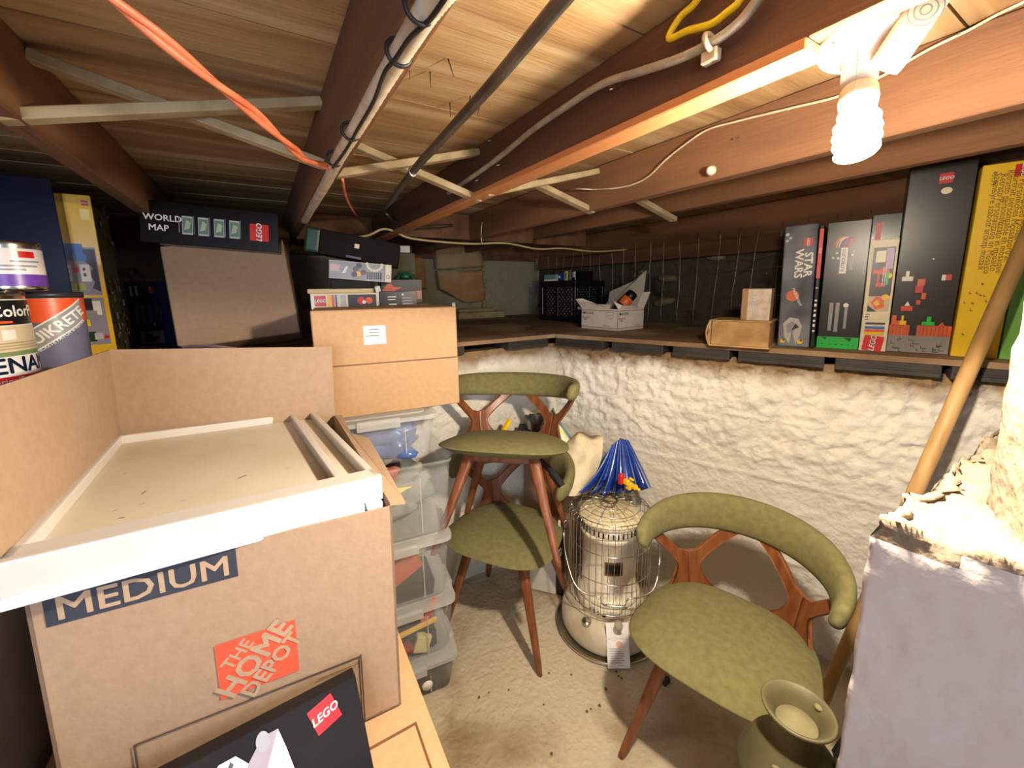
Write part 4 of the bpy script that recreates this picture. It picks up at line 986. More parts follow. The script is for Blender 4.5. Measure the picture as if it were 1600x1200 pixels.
mb.bbox(0, 0, 0, .018, .20, .100, mat('binder_white', lin(206, 202, 188), None, 9, .5), .002); mb.bbox(.0, 0, .1005, .016, .19, .175, mat('binder_white2', lin(216, 212, 198), None, 9, .5), .002)
f = Face(mb, (0,0,0), (1,0,0), (0,0,1), .018, .1); f.rect(.2,.5,.8,.9, GRY); f.rect(.3,.2,.7,.4, LGRY)
tag(mb.build('white_folder', None, (.728, 1.70, 1.2205), (0,0,-8)), 'narrow white folders standing at the right end of the brown cartons', 'folder')
mb = MB(); mb.bbox(0,0,0,.02,.01,.075, PAPER, .001); mb.box(.006,-.0006,.01,.014,.0,.03, RED); tag(mb.build('paper_card', None, (.405, 1.69, 1.395), (0,-8,-8)), 'small white card wedged upright before the dark grey box', 'card')

# ------------------------------------------------------------------ shelf, centre: crate and mailing box
cr = empty('milk_crate', (1.80, 2.52, 1.2195), (0, 0, -80)); tag(cr, 'black lattice plastic milk crate in the corner of the shelf', 'crate')
CRM = mat('black_crate', lin(20, 20, 22), lin(28, 28, 30), 20, .4)
def lattice(mb, O, U, V, w, h, nu, nv):
    O, U, V = Vector(O), Vector(U), Vector(V)
    for i in range(-nv, nu+1):
        for s_ in (1, -1):
            pts = []
            for j in range(nv+1):
                u = (i+j)/nu if s_ > 0 else (i+nv-j)/nu
                if 0 <= u <= 1: pts.append(O+U*w*u+V*h*j/nv)
            if len(pts) > 1: mb.tube([pts[0], pts[-1]], .0045, CRM, 4)
for O, U, nm in (((0,0,.04), (1,0,0), 1), ((.33,0,.04), (0,1,0), 1), ((.33,.33,.04), (-1,0,0), 1), ((0,.33,.04), (0,-1,0), 1)):
    mb = MB(); lattice(mb, Vector(O)+Vector(U)*.03, U, (0,0,1), .125, .20, 4, 6); lattice(mb, Vector(O)+Vector(U)*.175, U, (0,0,1), .125, .20, 4, 6)
    mb.build('lattice_side', cr)
mb = MB()
for z0, z1 in ((0,.04), (.24,.285)):
    for a_ in ((-.006,-.006,.336,.006), (-.006,.324,.336,.336), (-.006,-.006,.006,.336), (.324,-.006,.336,.336)): mb.bbox(a_[0], a_[1], z0, a_[2], a_[3], z1, CRM, .003)
for x, y in ((0,0), (.33,0), (0,.33), (.33,.33)): mb.bbox(x-.022 if x else -.004, y-.022 if y else -.004, .03, x+.004 if x else .022, y+.004 if y else .022, .26, CRM, .004)
for x, y in ((.165,-.002), (.165,.332), (-.002,.165), (.332,.165)): mb.bbox(x-.012 if y < 0 or y > .33 else x-.004, y-.004 if y < 0 or y > .33 else y-.012, .03, x+.012 if y < 0 or y > .33 else x+.004, y+.004 if y < 0 or y > .33 else y+.012, .26, CRM, .002)
mb.box(.0, .0, .002, .33, .33, .008, CRM)
mb.build('crate_frame', cr)
PAPB = mat('crate_paper', lin(236, 228, 196), lin(120, 110, 90), 30, .7)
mcr = Matrix.Translation((1.80, 2.52, 1.2195)) @ Matrix.Rotation(rad(-80), 4, 'Z')
def incrate(x, y, z, dims, M, label, cat, name, prn=None, rx=0):
    p = mcr @ Vector((x, y, z)); mb = MB(); mb.bbox(0, 0, 0, *dims, M, .002)
    if prn: prn(Face(mb, (0,0,0), (1,0,0), (0,0,1), dims[0], dims[2]), Face(mb, (0,0,dims[2]), (1,0,0), (0,1,0), dims[0], dims[1]))
    tag(mb.build(name, None, p, (rx, 0, -80)), label, cat)
incrate(.03, .03, .012, (.27, .25, .24), PAPB, 'bundle of pale papers filling the black milk crate', 'papers', 'paper_bundle')
incrate(.02, .015, .288, (.135, .20, .045), mat('pale_teal_case', lin(120, 158, 160), None, 9, .4), 'pale teal cassette case on top of the crate, leftmost', 'case', 'cassette_case', lambda f, t_: (f.rect(0,0,1,.25, WHITE), f.rect(.85,.3,1,1, LGRY)))
incrate(.158, .015, .288, (.060, .20, .058), mat('blue_book', lin(24, 64, 150), None, 9, .4), 'blue paperback on the crate beside the teal case', 'book', 'paperback_book', lambda f, t_: f.rect(.1,.3,.4,.6, WHITE))
incrate(.221, .015, .288, (.024, .20, .066), mat('yellow_book', lin(224, 206, 60), None, 9, .4), 'thin yellow paperback on the crate', 'book', 'paperback_book', lambda f, t_: f.rect(.25,.2,.6,.8, BLK))
incrate(.249, .015, .288, (.030, .20, .070), mat('speckled_book', lin(150, 146, 130), lin(50, 48, 46), 90, .5), 'speckled grey book between the yellow and black ones on the crate', 'book', 'paperback_book')
incrate(.283, .015, .288, (.034, .20, .066), BLKG, 'black boxed book with a white label, rightmost on the crate', 'book', 'paperback_book', lambda f, t_: (f.rect(.35,.3,.95,.85, WHITE), f.rect(.5,.4,.75,.75, GRY)))

us = empty('mailing_box', (1.60, 1.83, 1.2195), (0, 0, -84)); tag(us, 'open white postal mailing box with red stripes on the shelf', 'box')
mb = MB(); w_, d_, h_ = .262, .232, .118; PBX = mat('postal_card', lin(236, 228, 212), None, 30, .6)
# us local: x along one face, y deep
for a_ in ((0,0,w_,.003), (0,d_-.003,w_,d_), (0,0,.003,d_), (w_-.003,0,w_,d_)): mb.box(a_[0], a_[1], 0, a_[2], a_[3], h_, PBX)
mb.box(0, 0, 0, w_, d_, .003, PBX)
RL = ink('postal_red', (176, 62, 56), .6); NB = ink('postal_navy', (50, 56, 84), .6)
for O, U, ww in (((0,0,0), (1,0,0), w_), ((w_,0,0), (0,1,0), d_)):
    f = Face(mb, O, U, (0,0,1), ww, h_); f.rect(0,.10,1,.125, RL); f.rect(0,.90,1,.925, RL)
    f.rect(.05,.73,.11,.82, NB); f.text('UNITED STATES', .22, .80, .010, NB, 0, .01); f.text('POSTAL SERVICE', .22, .74, .010, NB, 0, .01)
    f.text('PRIORITY', .15, .55, .014, RL, 0, .01); f.text('MAIL', .12, .46, .012, NB, 0, .01); f.text('FLAT RATE BOX', .72, .20, .008, NB)
    if ww == w_: f.poly([(.72,.86), (.90,.86), (.90,.62), (.81,.52), (.72,.62)], LGRY); f.poly([(.735,.83), (.885,.83), (.885,.63), (.81,.55), (.735,.63)], PBX); f.text('PRIORITY', .81, .70, .007, NB)
mb.build('box_body', us)
def uflap(P, M=PBX):
    mb = MB(); P = [Vector(p) for p in P]; n = (P[1]-P[0]).cross(P[2]-P[1]).normalized()*.002; k = len(P)
    mb.add(P+[p+n for p in P], [tuple(range(k-1,-1,-1)), tuple(range(k,2*k))]+[(i,(i+1) % k,k+(i+1) % k,k+i) for i in range(k)], M); mb.build('flap', us)
uflap([(0,0,h_), (w_*.78,0,h_), (w_*.74,.02,h_+.022), (.10,.02,h_+.022), (.01,-.01,h_+.055), (-.03,-.02,h_+.05)])
uflap([(w_,0,h_), (w_,d_*.75,h_), (w_+.012,d_*.7,h_+.012), (w_+.01,.02,h_+.02), (w_-.03,-.005,h_+.045)])
uflap([(w_,d_,h_), (w_-.05,d_,h_), (w_-.02,d_+.01,h_+.085), (w_+.03,d_+.01,h_+.09)])
uflap([(w_*.95,d_,h_), (0,d_,h_), (-.02,d_+.04,h_+.09), (w_*.55,d_+.05,h_+.15), (w_*.97,d_+.02,h_+.21)], mat('grey_flap_inside', lin(196, 192, 176), None, 20, .7))
mus = Matrix.Translation((1.60, 1.83, 1.2195)) @ Matrix.Rotation(rad(-84), 4, 'Z')
sp = empty('spray_can', mus @ Vector((.175, .05, .060)), (0, 0, -84)); sp.rotation_mode = 'QUATERNION'
dirv = (mus.to_3x3() @ Vector((.45, .55, .85))).normalized(); sp.rotation_quaternion = dirv.to_track_quat('Z', 'Y'); tag(sp, 'black spray can with an orange band leaning in the mailing box', 'spray can')
MB().lathe([(0,0), (.030,0), (.031,.004), (.031,.118), (.0295,.122)], mat('can_black', lin(34, 32, 34), None, 9, .3), 32).build('can_body', sp)
MB().lathe([(.0312,.10), (.0318,.101), (.0318,.145), (.029,.15)], mat('can_orange', lin(230, 110, 30), None, 9, .4), 32, cap=False).build('orange_band', sp)
MB().lathe([(.029,.148), (.0305,.150), (.0295,.185), (.022,.190), (0,.191)], mat('cap_black', lin(20, 18, 20), None, 9, .4), 32).build('cap', sp)
mb = MB(); q0 = mus @ Vector((.13, .06, .10)); mb.tube([q0, q0+Vector((.03,.02,.045))], .008, mat('clear_bottle', lin(200, 200, 190), None, 9, .1, alpha=.6), 12); mb.tube([q0+Vector((.03,.02,.045)), q0+Vector((.036,.024,.054))], .005, STEEL, 10)
tag(mb.build('glass_vial', None), 'small clear vial poking out of the mailing box', 'vial')
mb = MB(); mb.bbox(0, 0, 0, .05, .15, .105, BLKG, .002); mb.bbox(-.004, 0, .1055, .075, .14, .122, mat('case_light', lin(170, 168, 160), None, 9, .4), .002)
tag(mb.build('cassette_case', None, mus @ Vector((-.056, .03, 0)), (0,0,-84)), 'dark cassette cases stacked between crate and mailing box', 'case')

# thick old book and pale box
BKP = mat('old_book_leather', lin(206, 166, 108), lin(174, 132, 78), 16, .6, .3, 60, det=9)
def along(x_, y_, z=1.2195): p = onz(x_, y_, z); return p
bk = empty('thick_book', (1.50, .967, 1.2195), (0, 0, -70)); tag(bk, 'thick old book with mottled tan page edges lying on the shelf', 'book')
mb = MB(); mb.bbox(.014, .006, .005, .21, .165, .098, BKP, .002); mb.build('page_block', bk)
mb = MB(); CV = mat('book_cover', lin(214, 178, 120), lin(190, 150, 96), 20, .6)
mb.bbox(.008, 0, 0, .215, .17, .005, CV, .001); mb.bbox(.008, 0, .098, .215, .17, .103, CV, .001)
mb.tube([(.010,.003,.003), (.000,.003,.025), (-.004,.003,.052), (.0,.003,.078), (.010,.003,.100)], .004, CV, 8); mb.box(.004,.0,.004,.012,.17,.1, CV); mb.build('cover', bk)
def ppale(F):
    f = F['front']; f.rect(.22,0,1,.97, mat('pale_print', lin(232, 220, 202), lin(206, 190, 170), 40, .6)); f.lines(.36,.45,.60,.85,4,LGRY,seed=2,fill=.3); f.lines(.40,.12,.62,.36,3,LGRY,True,8,.3)
q = Vector((1.50, .967, 0))+Vector((cos(rad(-70)), sin(rad(-70)), 0))*.108+Vector((.03,.012,0))
carton('paper_box', (q.x, q.y, 1.323), (0, 0, -70), (.095, .09, .118), CARD, 'small pale printed box standing on the thick old book', prints=ppale)

# ------------------------------------------------------------------ row of upright toy boxes at the right
SILV = mat('silver_blue_print', lin(150, 154, 164), lin(58, 62, 72), 5, .18, coat=.6, det=3)
def ps1(F):
    f = F['front']; f.lego(.74, .86, .026, -90); f.text('STAR', .78, .68, .034, WHITE, -90, .04, 0, 1.1); f.text('WARS', .50, .69, .034, WHITE, -90, .04, 0, 1.1)
    f.disc(.38, .43, .020, ink('pale_orange', (226, 120, 80))); f.text('MICROFIGHT', .52, .42, .012, WHITE, -68, .01)
    f.poly([(.15,.20), (.35,.25), (.62,.24), (.75,.18), (.70,.10), (.58,.03), (.45,.14), (.38,.03), (.2,.09)], LGRY); f.poly([(.25,.19), (.45,.22), (.6,.19), (.5,.12), (.3,.12)], GRY); f.poly([(.42,.14), (.55,.2), (.66,.17)], DGRY)
    f.disc(.17,.05,.008, YEL); f.disc(.72,.05,.009, YEL); f.disc(.2,.06,.004, BRN); f.disc(.75,.06,.004, BRN); f.disc(.1,.93,.006, LGRY); f.disc(.1,.88,.005, LGRY); f.disc(.2,.90,.005, LGRY)
UP = 'upright toy boxes on the right shelf'
def row(a_, p_): return (1.685+.296*a_+.955*p_, .793-.955*a_+.296*p_, 1.2195)
carton('toy_box', row(0, 0), (.5, -1.2, -72.8), (.099, .27, .446), SILV, 'silver STAR WARS box standing beside the thick old book', 'toy box', UP, prints=ps1, b=.004)
def pthin(F):
    f = F['front']; f.rect(.0,.58,1,.97, RED); f.text('LEGO', .5, .80, .0075, CREAM, 90, .02, .2); f.text('9+', .5, .50, .008, WHITE, 0, .04)
    for i in range(7): f.rect(.2, .14+i*.042, .8, .155+i*.042+.008*(i % 2), WHITE)
carton('toy_box', row(.1025, .006), (0, -1, -72.8), (.0115, .25, .440), BLKG, 'narrow black and red box squeezed behind the silver one', 'toy box', UP, prints=pthin)
def pfut(F):
    f = F['front']
    for i, M_ in enumerate((ORG, YEL, WHITE, PURP, PINK, ink('violet', (90,50,120)), ORG)):
        pts = []; r0 = .030-.0035*i*0
        n = 12
        for k in range(n+1):
            a = rad(180-150*k/n); x = .42+(.24-.028*i)*cos(a)+.03*i; y_ = .80+(.085-.003*i)*sin(a); pts.append((x, y_))
        for k in range(n, -1, -1):
            a = rad(180-150*k/n); x = .42+(.215-.028*i)*cos(a)+.03*i; y_ = .80+(.076-.003*i)*sin(a); pts.append((x, y_))
        f.poly(pts, M_)
    f.rect(.37, .60, .53, .80, WHITE); f.text('FUTBOLITO', .45, .70, .0145, BLK, 90, .01); f.disc(.2,.725,.004, WHITE); f.disc(.32,.72,.004, WHITE); f.disc(.28,.76,.004, WHITE)
    f.lines(.60,.62,.66,.80,1,GRY,True,3,.4); f.disc(.645,.74,.004, WHITE); f.rect(.66,.62,.67,.78, LGRY)
    f.lines(.20,.13,.50,.37,2,GRY,True,4,.62); f.lines(.58,.13,.68,.34,1,GRY,True,5,.7); f.disc(.62,.35,.0075, WHITE); f.rect(.0,.0,1,.095, GRN)
    for u in (.12,.3,.45,.6,.74,.86): f.rect(u,.03,u+.05,.036, DGRN)
    f.poly([(.1,.09), (.2,.07), (.25,.09)], DGRN); f.poly([(.62,.09), (.8,.06), (.84,.09)], DGRN)
carton('toy_box', row(.118, .052), (.5, -.6, -72.8), (.119, .25, .450), mat('black_print', lin(18, 17, 18), None, 9, .3), 'black FUTBOLITO box with a green strip along its bottom', 'toy box', UP, prints=pfut)
def pwood(F):
    f = F['front']; f.rect(.14,.36,.92,.93, ink('photo_brown', (40,30,34))); f.poly([(.14,.50), (.14,.42), (.5,.36), (.92,.36), (.92,.5)], ink('photo_cream', (214,186,150)))
    f.rect(.25,.80,.60,.90, CREAM); f.rect(.62,.74,.88,.92, ink('lilac', (180,150,200))); f.rect(.2,.70,.5,.735, RED); f.rect(.35,.58,.62,.62, RED); f.rect(.38,.62,.46,.72, RED); f.disc(.6,.72,.012, RED); f.disc(.78,.68,.009, YEL); f.rect(.68,.60,.78,.72, GRN); f.lines(.55,.58,.70,.76,2,WHITE,True,7,.35)
    f.poly([(.25,.44), (.45,.38), (.75,.40), (.7,.48), (.42,.50)], ORG); f.poly([(.32,.44), (.46,.41), (.6,.43), (.5,.47)], YEL); f.disc(.75,.49,.010, YEL)
    f.rect(.14,.27,.90,.345, CREAM); f.text('145', .18, .31, .018, BLK, 90); f.rect(.14,.245,.86,.262, DGRY); f.rect(.14,.205,.86,.228, BLU); f.rect(.14,.18,.86,.20, ORG); f.rect(.14,.15,.86,.178, YEL)
    f.lego(.5, .072, .052, 84)
carton('toy_box', row(.2395, .050), (0, -.5, -72.8), (.0715, .10, .380), mat('cream_print', lin(236, 226, 196), None, 9, .4), 'cream vintage toy box with striped bottom and toy picture', 'toy box', UP, prints=pwood)
def pback(F):
    f = F['front']; f.rect(.15,.80,.35,.94, RED)
carton('toy_box', row(.232, .155), (0, 0, -72.8), (.078, .12, .475), BLKG, 'black box with a red mark showing above the cream vintage box', 'toy box', UP, prints=pback)
def pmar(F):
    f = F['front']; f.lego(.57, .925, .030); f.disc(.60,.862,.0125, CREAM, .010)
    BR = ink('brick_orange', (222, 104, 62)); GB = ink('brick_grey', (150, 146, 144)); WB = ink('block_white', (238,234,226)); RB = ink('block_red', (214, 72, 58))
    f.rect(.0,.0,1,.095, GB); f.rect(.0,.095,.34,.155, BR); f.rect(.46,.095,1,.155, BR)
    rn = random.Random(8)
    for i in range(16): u = rn.random()*.85; v = rn.random()*.075; f.rect(u, v, u+rn.uniform(.03,.12), v+.003, DGRY); f.rect(u, v, u+.008, v+.016, DGRY)
    for i in range(1,6): f.rect(i*.06,.097,i*.06+.004,.153, BRN)
    for i in range(8): f.rect(.5+i*.06,.097,.504+i*.06,.153, BRN)
    f.rect(.02,.155,.1,.21, BR); f.rect(.1,.155,.16,.18, BR); f.rect(.16,.155,.27,.18, YEL); f.rect(.18,.18,.22,.21, YEL)
    f.rect(.52,.157,.72,.177, GRN); f.rect(.59,.177,.66,.205, GRN); f.poly([(.78,.157), (.88,.157), (.83,.178)], BR)
    f.rect(.10,.40,.28,.425, WB); f.rect(.155,.425,.21,.455, WB); f.rect(.72,.40,.78,.43, WB); f.rect(.78,.40,.87,.43, RB)
    f.rect(.15,.235,.34,.262, RB); f.poly([(.2,.264), (.29,.264), (.245,.29)], WB)
    f.rect(.34,.335,.46,.375, RB); f.rect(.36,.375,.48,.41, BR); f.rect(.45,.30,.52,.335, BR); f.rect(.38,.27,.45,.295, RB); f.disc(.55,.515,.002, WB)
carton('toy_box', row(.3135, .086), (2, -.3, -72.8), (.149, .26, .600), mat('charcoal_print', lin(34, 32, 32), None, 9, .32, coat=.1), 'tallest charcoal toy box with pixel brick scene, left of the yellow box', 'toy box', UP, prints=pmar)
def pyr(F):
    f = F['front']; f.lego(.82, .955, .034, -90)
    tx = ['Personalised Mosaic Portrait', 'Personliches Mosaikportrat', 'Portrait personnalise en mosaique', 'Ritratto personalizzato in mosaico', 'Retrato Personalizado en Mosaico', 'Szemelyre szabott arckep mozaik']
    for i, s_ in enumerate(tx): f.text(s_, .95-.125*i, .70+.012*(i % 2), .0205, ink('print_brown', (120, 84, 30)), -90)
    f.text('40179', .26, .93, .016, BRN, -90)
    rn = random.Random(6)
    for i in range(20):
        u, v = rn.uniform(.08,.92), rn.uniform(.05,.42); f.rect(u, v, u+.05, v+.004, BRN); f.rect(u, v, u+.012, v+.012, BRN)
carton('toy_box', row(.466, .058), (2, 0, -72.8), (.098, .26, .572), mat('bright_yellow_print', lin(252, 204, 30), None, 9, .35), 'bright yellow mosaic portrait box beside the tallest charcoal box', 'toy box', UP, prints=pyr)
def pgr(F):
    f = F['front']; f.disc(.42,.12,.030, ink('pale_green', (196,224,120))); f.disc(.42,.12,.026, ink('leaf_green', (96,178,60)))
    for i in range(10): a = 2*pi*i/10; f.disc(.42+.13*cos(a), .12+.035*sin(a), .004, DGRN)
    f.disc(.42,.11,.006, YEL); f.disc(.6,.38,.012, TEAL); f.rect(.2,.22,.8,.225, WHITE)
carton('toy_box', row(.568, .058), (2, 0, -72.8), (.14, .20, .56), mat('green_print', lin(104, 178, 64), lin(150, 200, 110), 4, .35), 'green toy box at the right edge behind the wooden pole', 'toy box', UP, prints=pgr)

# ------------------------------------------------------------------ wooden pole
POLE = mat('pole_wood', lin(214, 172, 112), lin(188, 142, 84), 5, .5, .1, 60, (6, 6, .6))
mb = MB(); A_ = Vector((1.40, .555, .0)); B_ = Vector((1.812, .235, 1.62))
A_ = Vector((1.475, .46, 0)); 
mb.tube([A_, A_.lerp(B_, .5), B_], [.019, .0195, .019], POLE, 20)
tag(mb.build('wooden_pole'), 'round bare wooden pole leaning against the right shelf edge', 'pole')

# ------------------------------------------------------------------ milk can
CANM = mat('dusty_olive_tin', lin(112, 106, 74), lin(84, 78, 54), 7, .6, .1, 60, det=8, metal=.3)
DUST = mat('dusty_rim', lin(150, 142, 104), lin(120, 112, 78), 14, .8)
cn = empty('milk_can', (.842, .292, .0)); tag(cn, 'dusty old tin milk can standing in front of the single chair', 'milk can')
MB().lathe([(0,0), (.088,0), (.094,.006), (.094,.44), (.097,.445), (.097,.455), (.092,.465), (.078,.50), (.058,.528), (.047,.54), (.044,.565)], CANM, 48, cap=False).build('can_body', cn)
MB().lathe([(.044,.56), (.045,.585), (.058,.602), (.0625,.604), (.0645,.609), (.0625,.613), (.057,.610), (.041,.590), (.038,.575), (.034,.571), (0,.571)], CANM, 48, cap=False).build('can_neck', cn)
MB().lathe([(0,.574), (.036,.574), (.036,.577), (0,.579)], DUST, 40).build('can_lid', cn)
for a_ in (rad(200), rad(285), rad(20)):
    mb = MB(); P_ = [(.074*cos(a_+rad(d_)), .074*sin(a_+rad(d_)), .518) for d_ in range(-24, 25, 6)]; mb.tube(P_, [.004]+[.0075]*(len(P_)-2)+[.004], DUST, 8); mb.build('shoulder_rib', cn)
mb = MB(); mb.tube(smooth_path([(-.090,.02,.47), (-.103,.015,.475), (-.106,.01,.455), (-.100,.0,.44), (-.098,-.03,.40), (-.085,-.06,.36), (-.06,-.085,.33), (-.02,-.10,.32)], 4), .0022, STEEL, 8); mb.build('bail_wire', cn)
mb = MB(); mb.lathe([(.006,-.006), (.012,-.004), (.012,.004), (.006,.006)], DUST, 14, Matrix.Translation((.048,-.018,.600)) @ Matrix.Scale(.7, 4)); mb.build('lid_lug', cn)

# ------------------------------------------------------------------ corner pile: bags, folder, strap
CANV = mat('cream_canvas', lin(224, 208, 172), lin(212, 194, 156), 30, .9, .3, 200)
def sheetbag(name, rows, M, label, cat, th=.03, amp=.006, seed=0):
    """a soft bag: rows of front points lofted, with an offset back"""
    R_ = [smooth_path(r, 5) for r in rows]; n = len(R_[0]); cols = [smooth_path([r[i] for r in R_], 6) for i in range(n)]
    m_ = len(cols[0]); V = []; Fc = []
    for s_ in (0, 1):
        for i in range(n):
            for j in range(m_):
                p = cols[i][j].copy(); away = (p-EYE).normalized(); away.z = 0
                edge = min(1, 4*min(i/(n-1), 1-i/(n-1)))
                wr = amp*(1.2*sin(i*.9+seed+2.0*sin(j*.13))+fb(p+Vector((seed,0,0)), 12)*2.5)
                V.append(p+away*(wr+(th*edge if s_ else -th*.35*edge)))
    o = n*m_
    for i in range(n-1):
        for j in range(m_-1):
            a = i*m_+j; Fc.append((a, a+1, a+m_+1, a+m_)); Fc.append((o+a, o+a+m_, o+a+m_+1, o+a+1))
    for i in range(n-1):
        for j in (0, m_-1): a = i*m_+j; Fc.append((a, a+m_, o+a+m_, o+a))
    for j in range(m_-1):
        for i in (0, n-1): a = i*m_+j; Fc.append((a, a+1, o+a+1, o+a))
    mb = MB(); mb.add(V, Fc, M, True); return tag(mb.build(name), label, cat)
g = lambda L, d: [at(x, y, d+dd) for x, y, dd in L]
sheetbag('canvas_bag', [g([(890,688,.05), (905,680,0), (925,686,.03), (942,682,0)], 1.80), g([(884,705,.02), (902,712,0), (925,706,-.02), (940,715,0)], 1.80), g([(872,735,0), (895,738,-.04), (918,742,-.03), (928,745,0)], 1.80), g([(872,762,0), (888,772,-.05), (908,768,-.04), (920,752,0)], 1.80)], CANV, 'crumpled cream canvas tote bag in the corner behind the heater', 'bag', .05, .004, 2)
BLV = mat('blue_vinyl', lin(14, 42, 120), lin(20, 60, 150), 7, .25, coat=.5)
mb = MB()
def vinylfold(x0, y0, x1, y1, x2, y2, d0, d1):
    a, b, c = at(x0,y0,d0), at(x1,y1,d1), at(x2,y2,d1)
    return a, b, c
tip = at(968, 686, 1.80)
for i in range(7):
    f_ = i/6; bx = 904+f_*112; by = 770-f_*8+9*sin(f_*pi); nb = 904+(i+.85)/6*112
    a1, a2 = at(bx, by, 1.70+.05*(i % 2)), at(min(nb, 1018), 768-6*f_, 1.70+.05*((i+1) % 2))
    t1, t2 = tip+Vector((-.045+.015*i, 0, -.006*abs(i-3))), tip+Vector((-.032+.015*i, 0, -.006*abs(i-3)))
    mids = []
    V = []; 
    for k in range(9):
        q_ = k/8; sag = Vector((0,0,-.03*sin(pi*q_)))*(1 if i < 4 else -.2)
        V += [t1.lerp(a1, q_)+sag, t2.lerp(a2, q_)+sag]
    away = Vector((.5,.85,0))*.006; V2 = [v+away for v in V]; n_ = len(V)
    Fc = [(2*k, 2*k+1, 2*k+3, 2*k+2) for k in range(8)]+[(n_+2*k, n_+2*k+2, n_+2*k+3, n_+2*k+1) for k in range(8)]
    Fc += [(2*k, 2*k+2, n_+2*k+2, n_+2*k) for k in range(8)]+[(2*k+1, n_+2*k+1, n_+2*k+3, 2*k+3) for k in range(8)]+[(16, 17, n_+17, n_+16)]
    mb.add(V+V2, Fc, BLV, True)
    mb.tube([v for v in V[::2]], .0016, mat('vinyl_piping', lin(70, 110, 190), None, 9, .3), 5)
tag(mb.build('folded_tarp'), 'shiny blue vinyl cover folded in pleats behind the heater', 'cover')
lump('grey_package', at(948, 742, 1.93), (.07, .05, .13), mat('film_teal', lin(110, 140, 140), lin(60, 66, 60), 12, .3, coat=.4), 'plastic wrapped grey teal package between canvas bag and blue cover', 'package', .3, 9, 3, -30)
mb = MB(); YT = mat('yellow_toy', lin(228, 186, 30), None, 9, .4); c = at(984, 757, 1.66)
for dx, dz, sx, sz in ((-.012,.012,.018,.022), (.0,.0,.022,.02), (.018,-.012,.02,.018), (-.004,-.014,.014,.016), (.03,-.022,.012,.012), (.006,.022,.010,.01)):
    mb.bbox(c.x+dx-sx*.5, c.y-.012-dx*.5, c.z+dz-sz*.5, c.x+dx+sx*.5, c.y+.012-dx*.5, c.z+dz+sz*.5, YT, .003)
tag(mb.build('yellow_toy'), 'yellow toy brick figure lying against the blue cover', 'toy')
mb = MB(); c = at(971, 748, 1.67); mb.bbox(c.x-.012, c.y-.01, c.z-.022, c.x+.012, c.y+.01, c.z+.02, mat('red_toy', lin(200, 36, 28), None, 9, .4), .003); tag(mb.build('red_toy'), 'small red toy piece next to the yellow one', 'toy')
mb = MB(); a, b, c = at(838,712,1.62), at(862,738,1.58), at(878,760,1.55); mb.tube([a, b], .011, BKC, 4); mb.tube([b, c], .016, BKC, 4); tag(mb.build('plastic_lever'), 'black plastic tool handle jutting beside the canvas bag', 'handle')
mb = MB(); p = at(862,838,1.72); mb.bbox(1.08, 1.50, .002, 1.31, 1.67, .645, CARD_D, .004); tag(mb.build('carton'), 'brown carton in the wall corner behind the stacked chairs and heater', 'box')
mb = MB(); mb.bbox(0, 0, 0, .13, .02, .40, mat('pale_panel', lin(196, 190, 172), None, 9, .6), .002); mb.bbox(.131, .002, 0, .165, .03, .41, BLKG, .002)
tag(mb.build('upright_panel', None, (.985, 1.478, .003), (0,0,-50)), 'pale and black panel standing on edge between chairs and heater', 'panel')
lump('grey_bundle', (1.10, 1.60, .78), (.055, .05, .07), mat('bundle_grey', lin(130, 126, 118), lin(60, 50, 44), 8, .8), 'grey cloth bundle seen through the stacked chair back', 'cloth', .4, 9, 8)
lump('red_pouch', (1.085, 1.555, .725), (.025, .02, .03), mat('crimson', lin(196, 26, 50), None, 9, .6), 'small crimson pouch behind the stacked chair back', 'pouch', .3, 9, 9)
mb = MB(); FLO = mat('floral_cloth', lin(228, 222, 140), lin(206, 214, 120), 60, .8, c3=lin(236, 232, 200), s3=40, lo3=.45, hi3=.55)
a = at(866,640,1.98); b = at(890,690,1.93); c = at(868,706,1.90); d = at(845,672,1.95); bk_ = Vector((.02,.035,0))
mb.add([a,b,c,d,a+bk_,b+bk_,c+bk_,d+bk_], [(0,1,2,3), (7,6,5,4), (0,4,5,1), (1,5,6,2), (2,6,7,3), (3,7,4,0)], FLO)
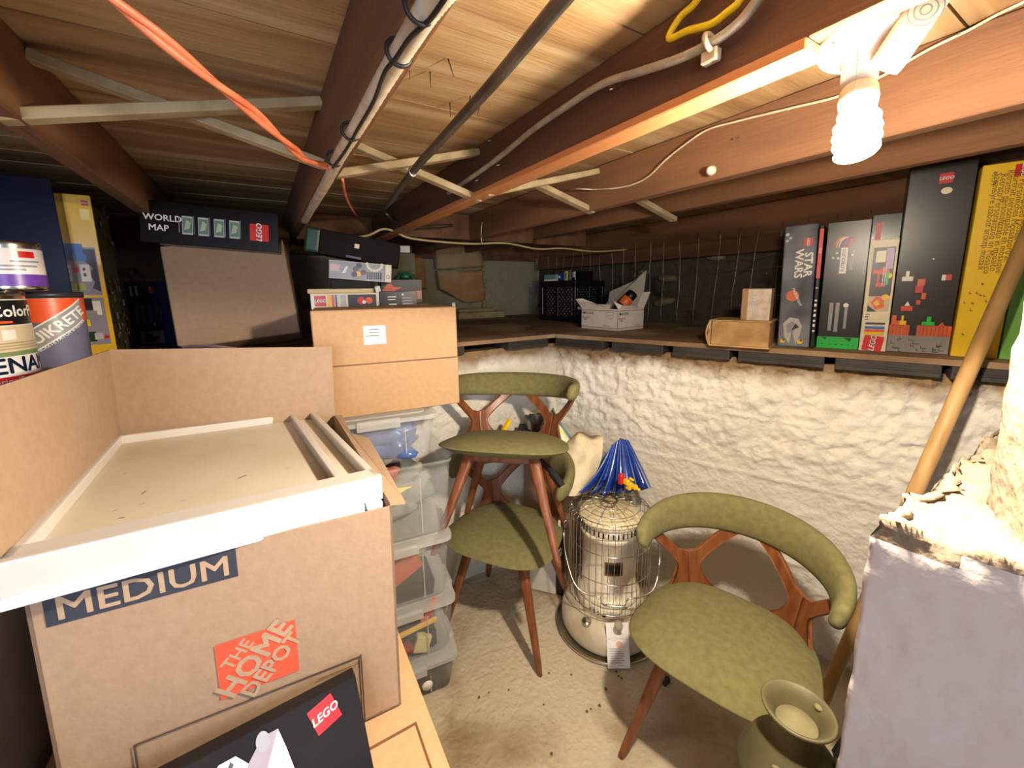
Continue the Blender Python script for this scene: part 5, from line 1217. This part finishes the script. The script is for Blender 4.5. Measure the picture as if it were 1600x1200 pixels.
mb.tube([at(862,641,1.965), at(896,690,1.91)], .004, TEAL, 6); mb.tube([at(850,662,1.94), at(868,680,1.9)], .007, TEAL, 6)
tag(mb.build('patterned_bag'), 'yellow patterned shopping bag with teal straps behind the chair back', 'bag')
lump('black_bundle', (1.045, 1.60, .73), (.04, .04, .07), BKC, 'black folded umbrella fabric with yellow edge behind the chair back', 'cloth', .3, 9, 12)
mb = MB(); mb.tube([at(787,672,1.9), at(797,655,1.9)], .012, YEL, 4); tag(mb.build('yellow_tab'), 'yellow tab beside the black bundle behind the chair back', 'tab')
# black power cord and cloth on the floor
P_ = [Vector((*(onz(x, y, .008)[:2]), .006)) for x, y in ((1105,1064), (1085,1062), (1070,1050), (1050,1036), (1034,1036), (1029,1048), (1036,1056), (1046,1058))]
mb = MB(); mb.tube(smooth_path(P_, 5), .0042, BKC, 8); cd = tag(mb.build('power_cord'), 'black power cord coiled on the floor beside the heater', 'cord')
mb = MB(); p = onz(1040, 1064, .01); mb.bbox(p.x-.016, p.y-.012, .002, p.x+.014, p.y+.012, .022, BKC, .003); mb.build('plug', cd)
lump('black_bag', (1.41, .30, .135), (.10, .065, .135), mat('black_bag_film', lin(22, 22, 22), lin(40, 44, 38), 7, .4, coat=.3), 'black plastic bag slumped between the chair and the broken wall end', 'bag', .5, 10, 3)
cable('chair_strap', [onP_ for onP_ in (Vector((.965,1.235,.33)), Vector((.985,1.24,.36)), Vector((1.0,1.25,.345)), Vector((.995,1.25,.32)), Vector((.975,1.24,.31)))], .0018, STEEL, 'thin wire loop hanging at the back leg of the lower chair', 'wire')
# floor debris
rn = random.Random(9)
for i in range(14):
    p = onz(rn.uniform(720, 1000), rn.uniform(1050, 1190), 0); mb = MB(); s_ = rn.uniform(.003, .006)
    mb.lathe([(0,0), (s_,.001), (s_*.8,s_*.7), (0,s_)], mat('grit', lin(96, 82, 62), None, 9, .9), 6, Matrix.Translation((p.x, p.y, .003)))
    tag(mb.build('grit_crumb'), 'crumb of loose grit on the concrete floor', 'grit', 'grit crumbs on the floor')
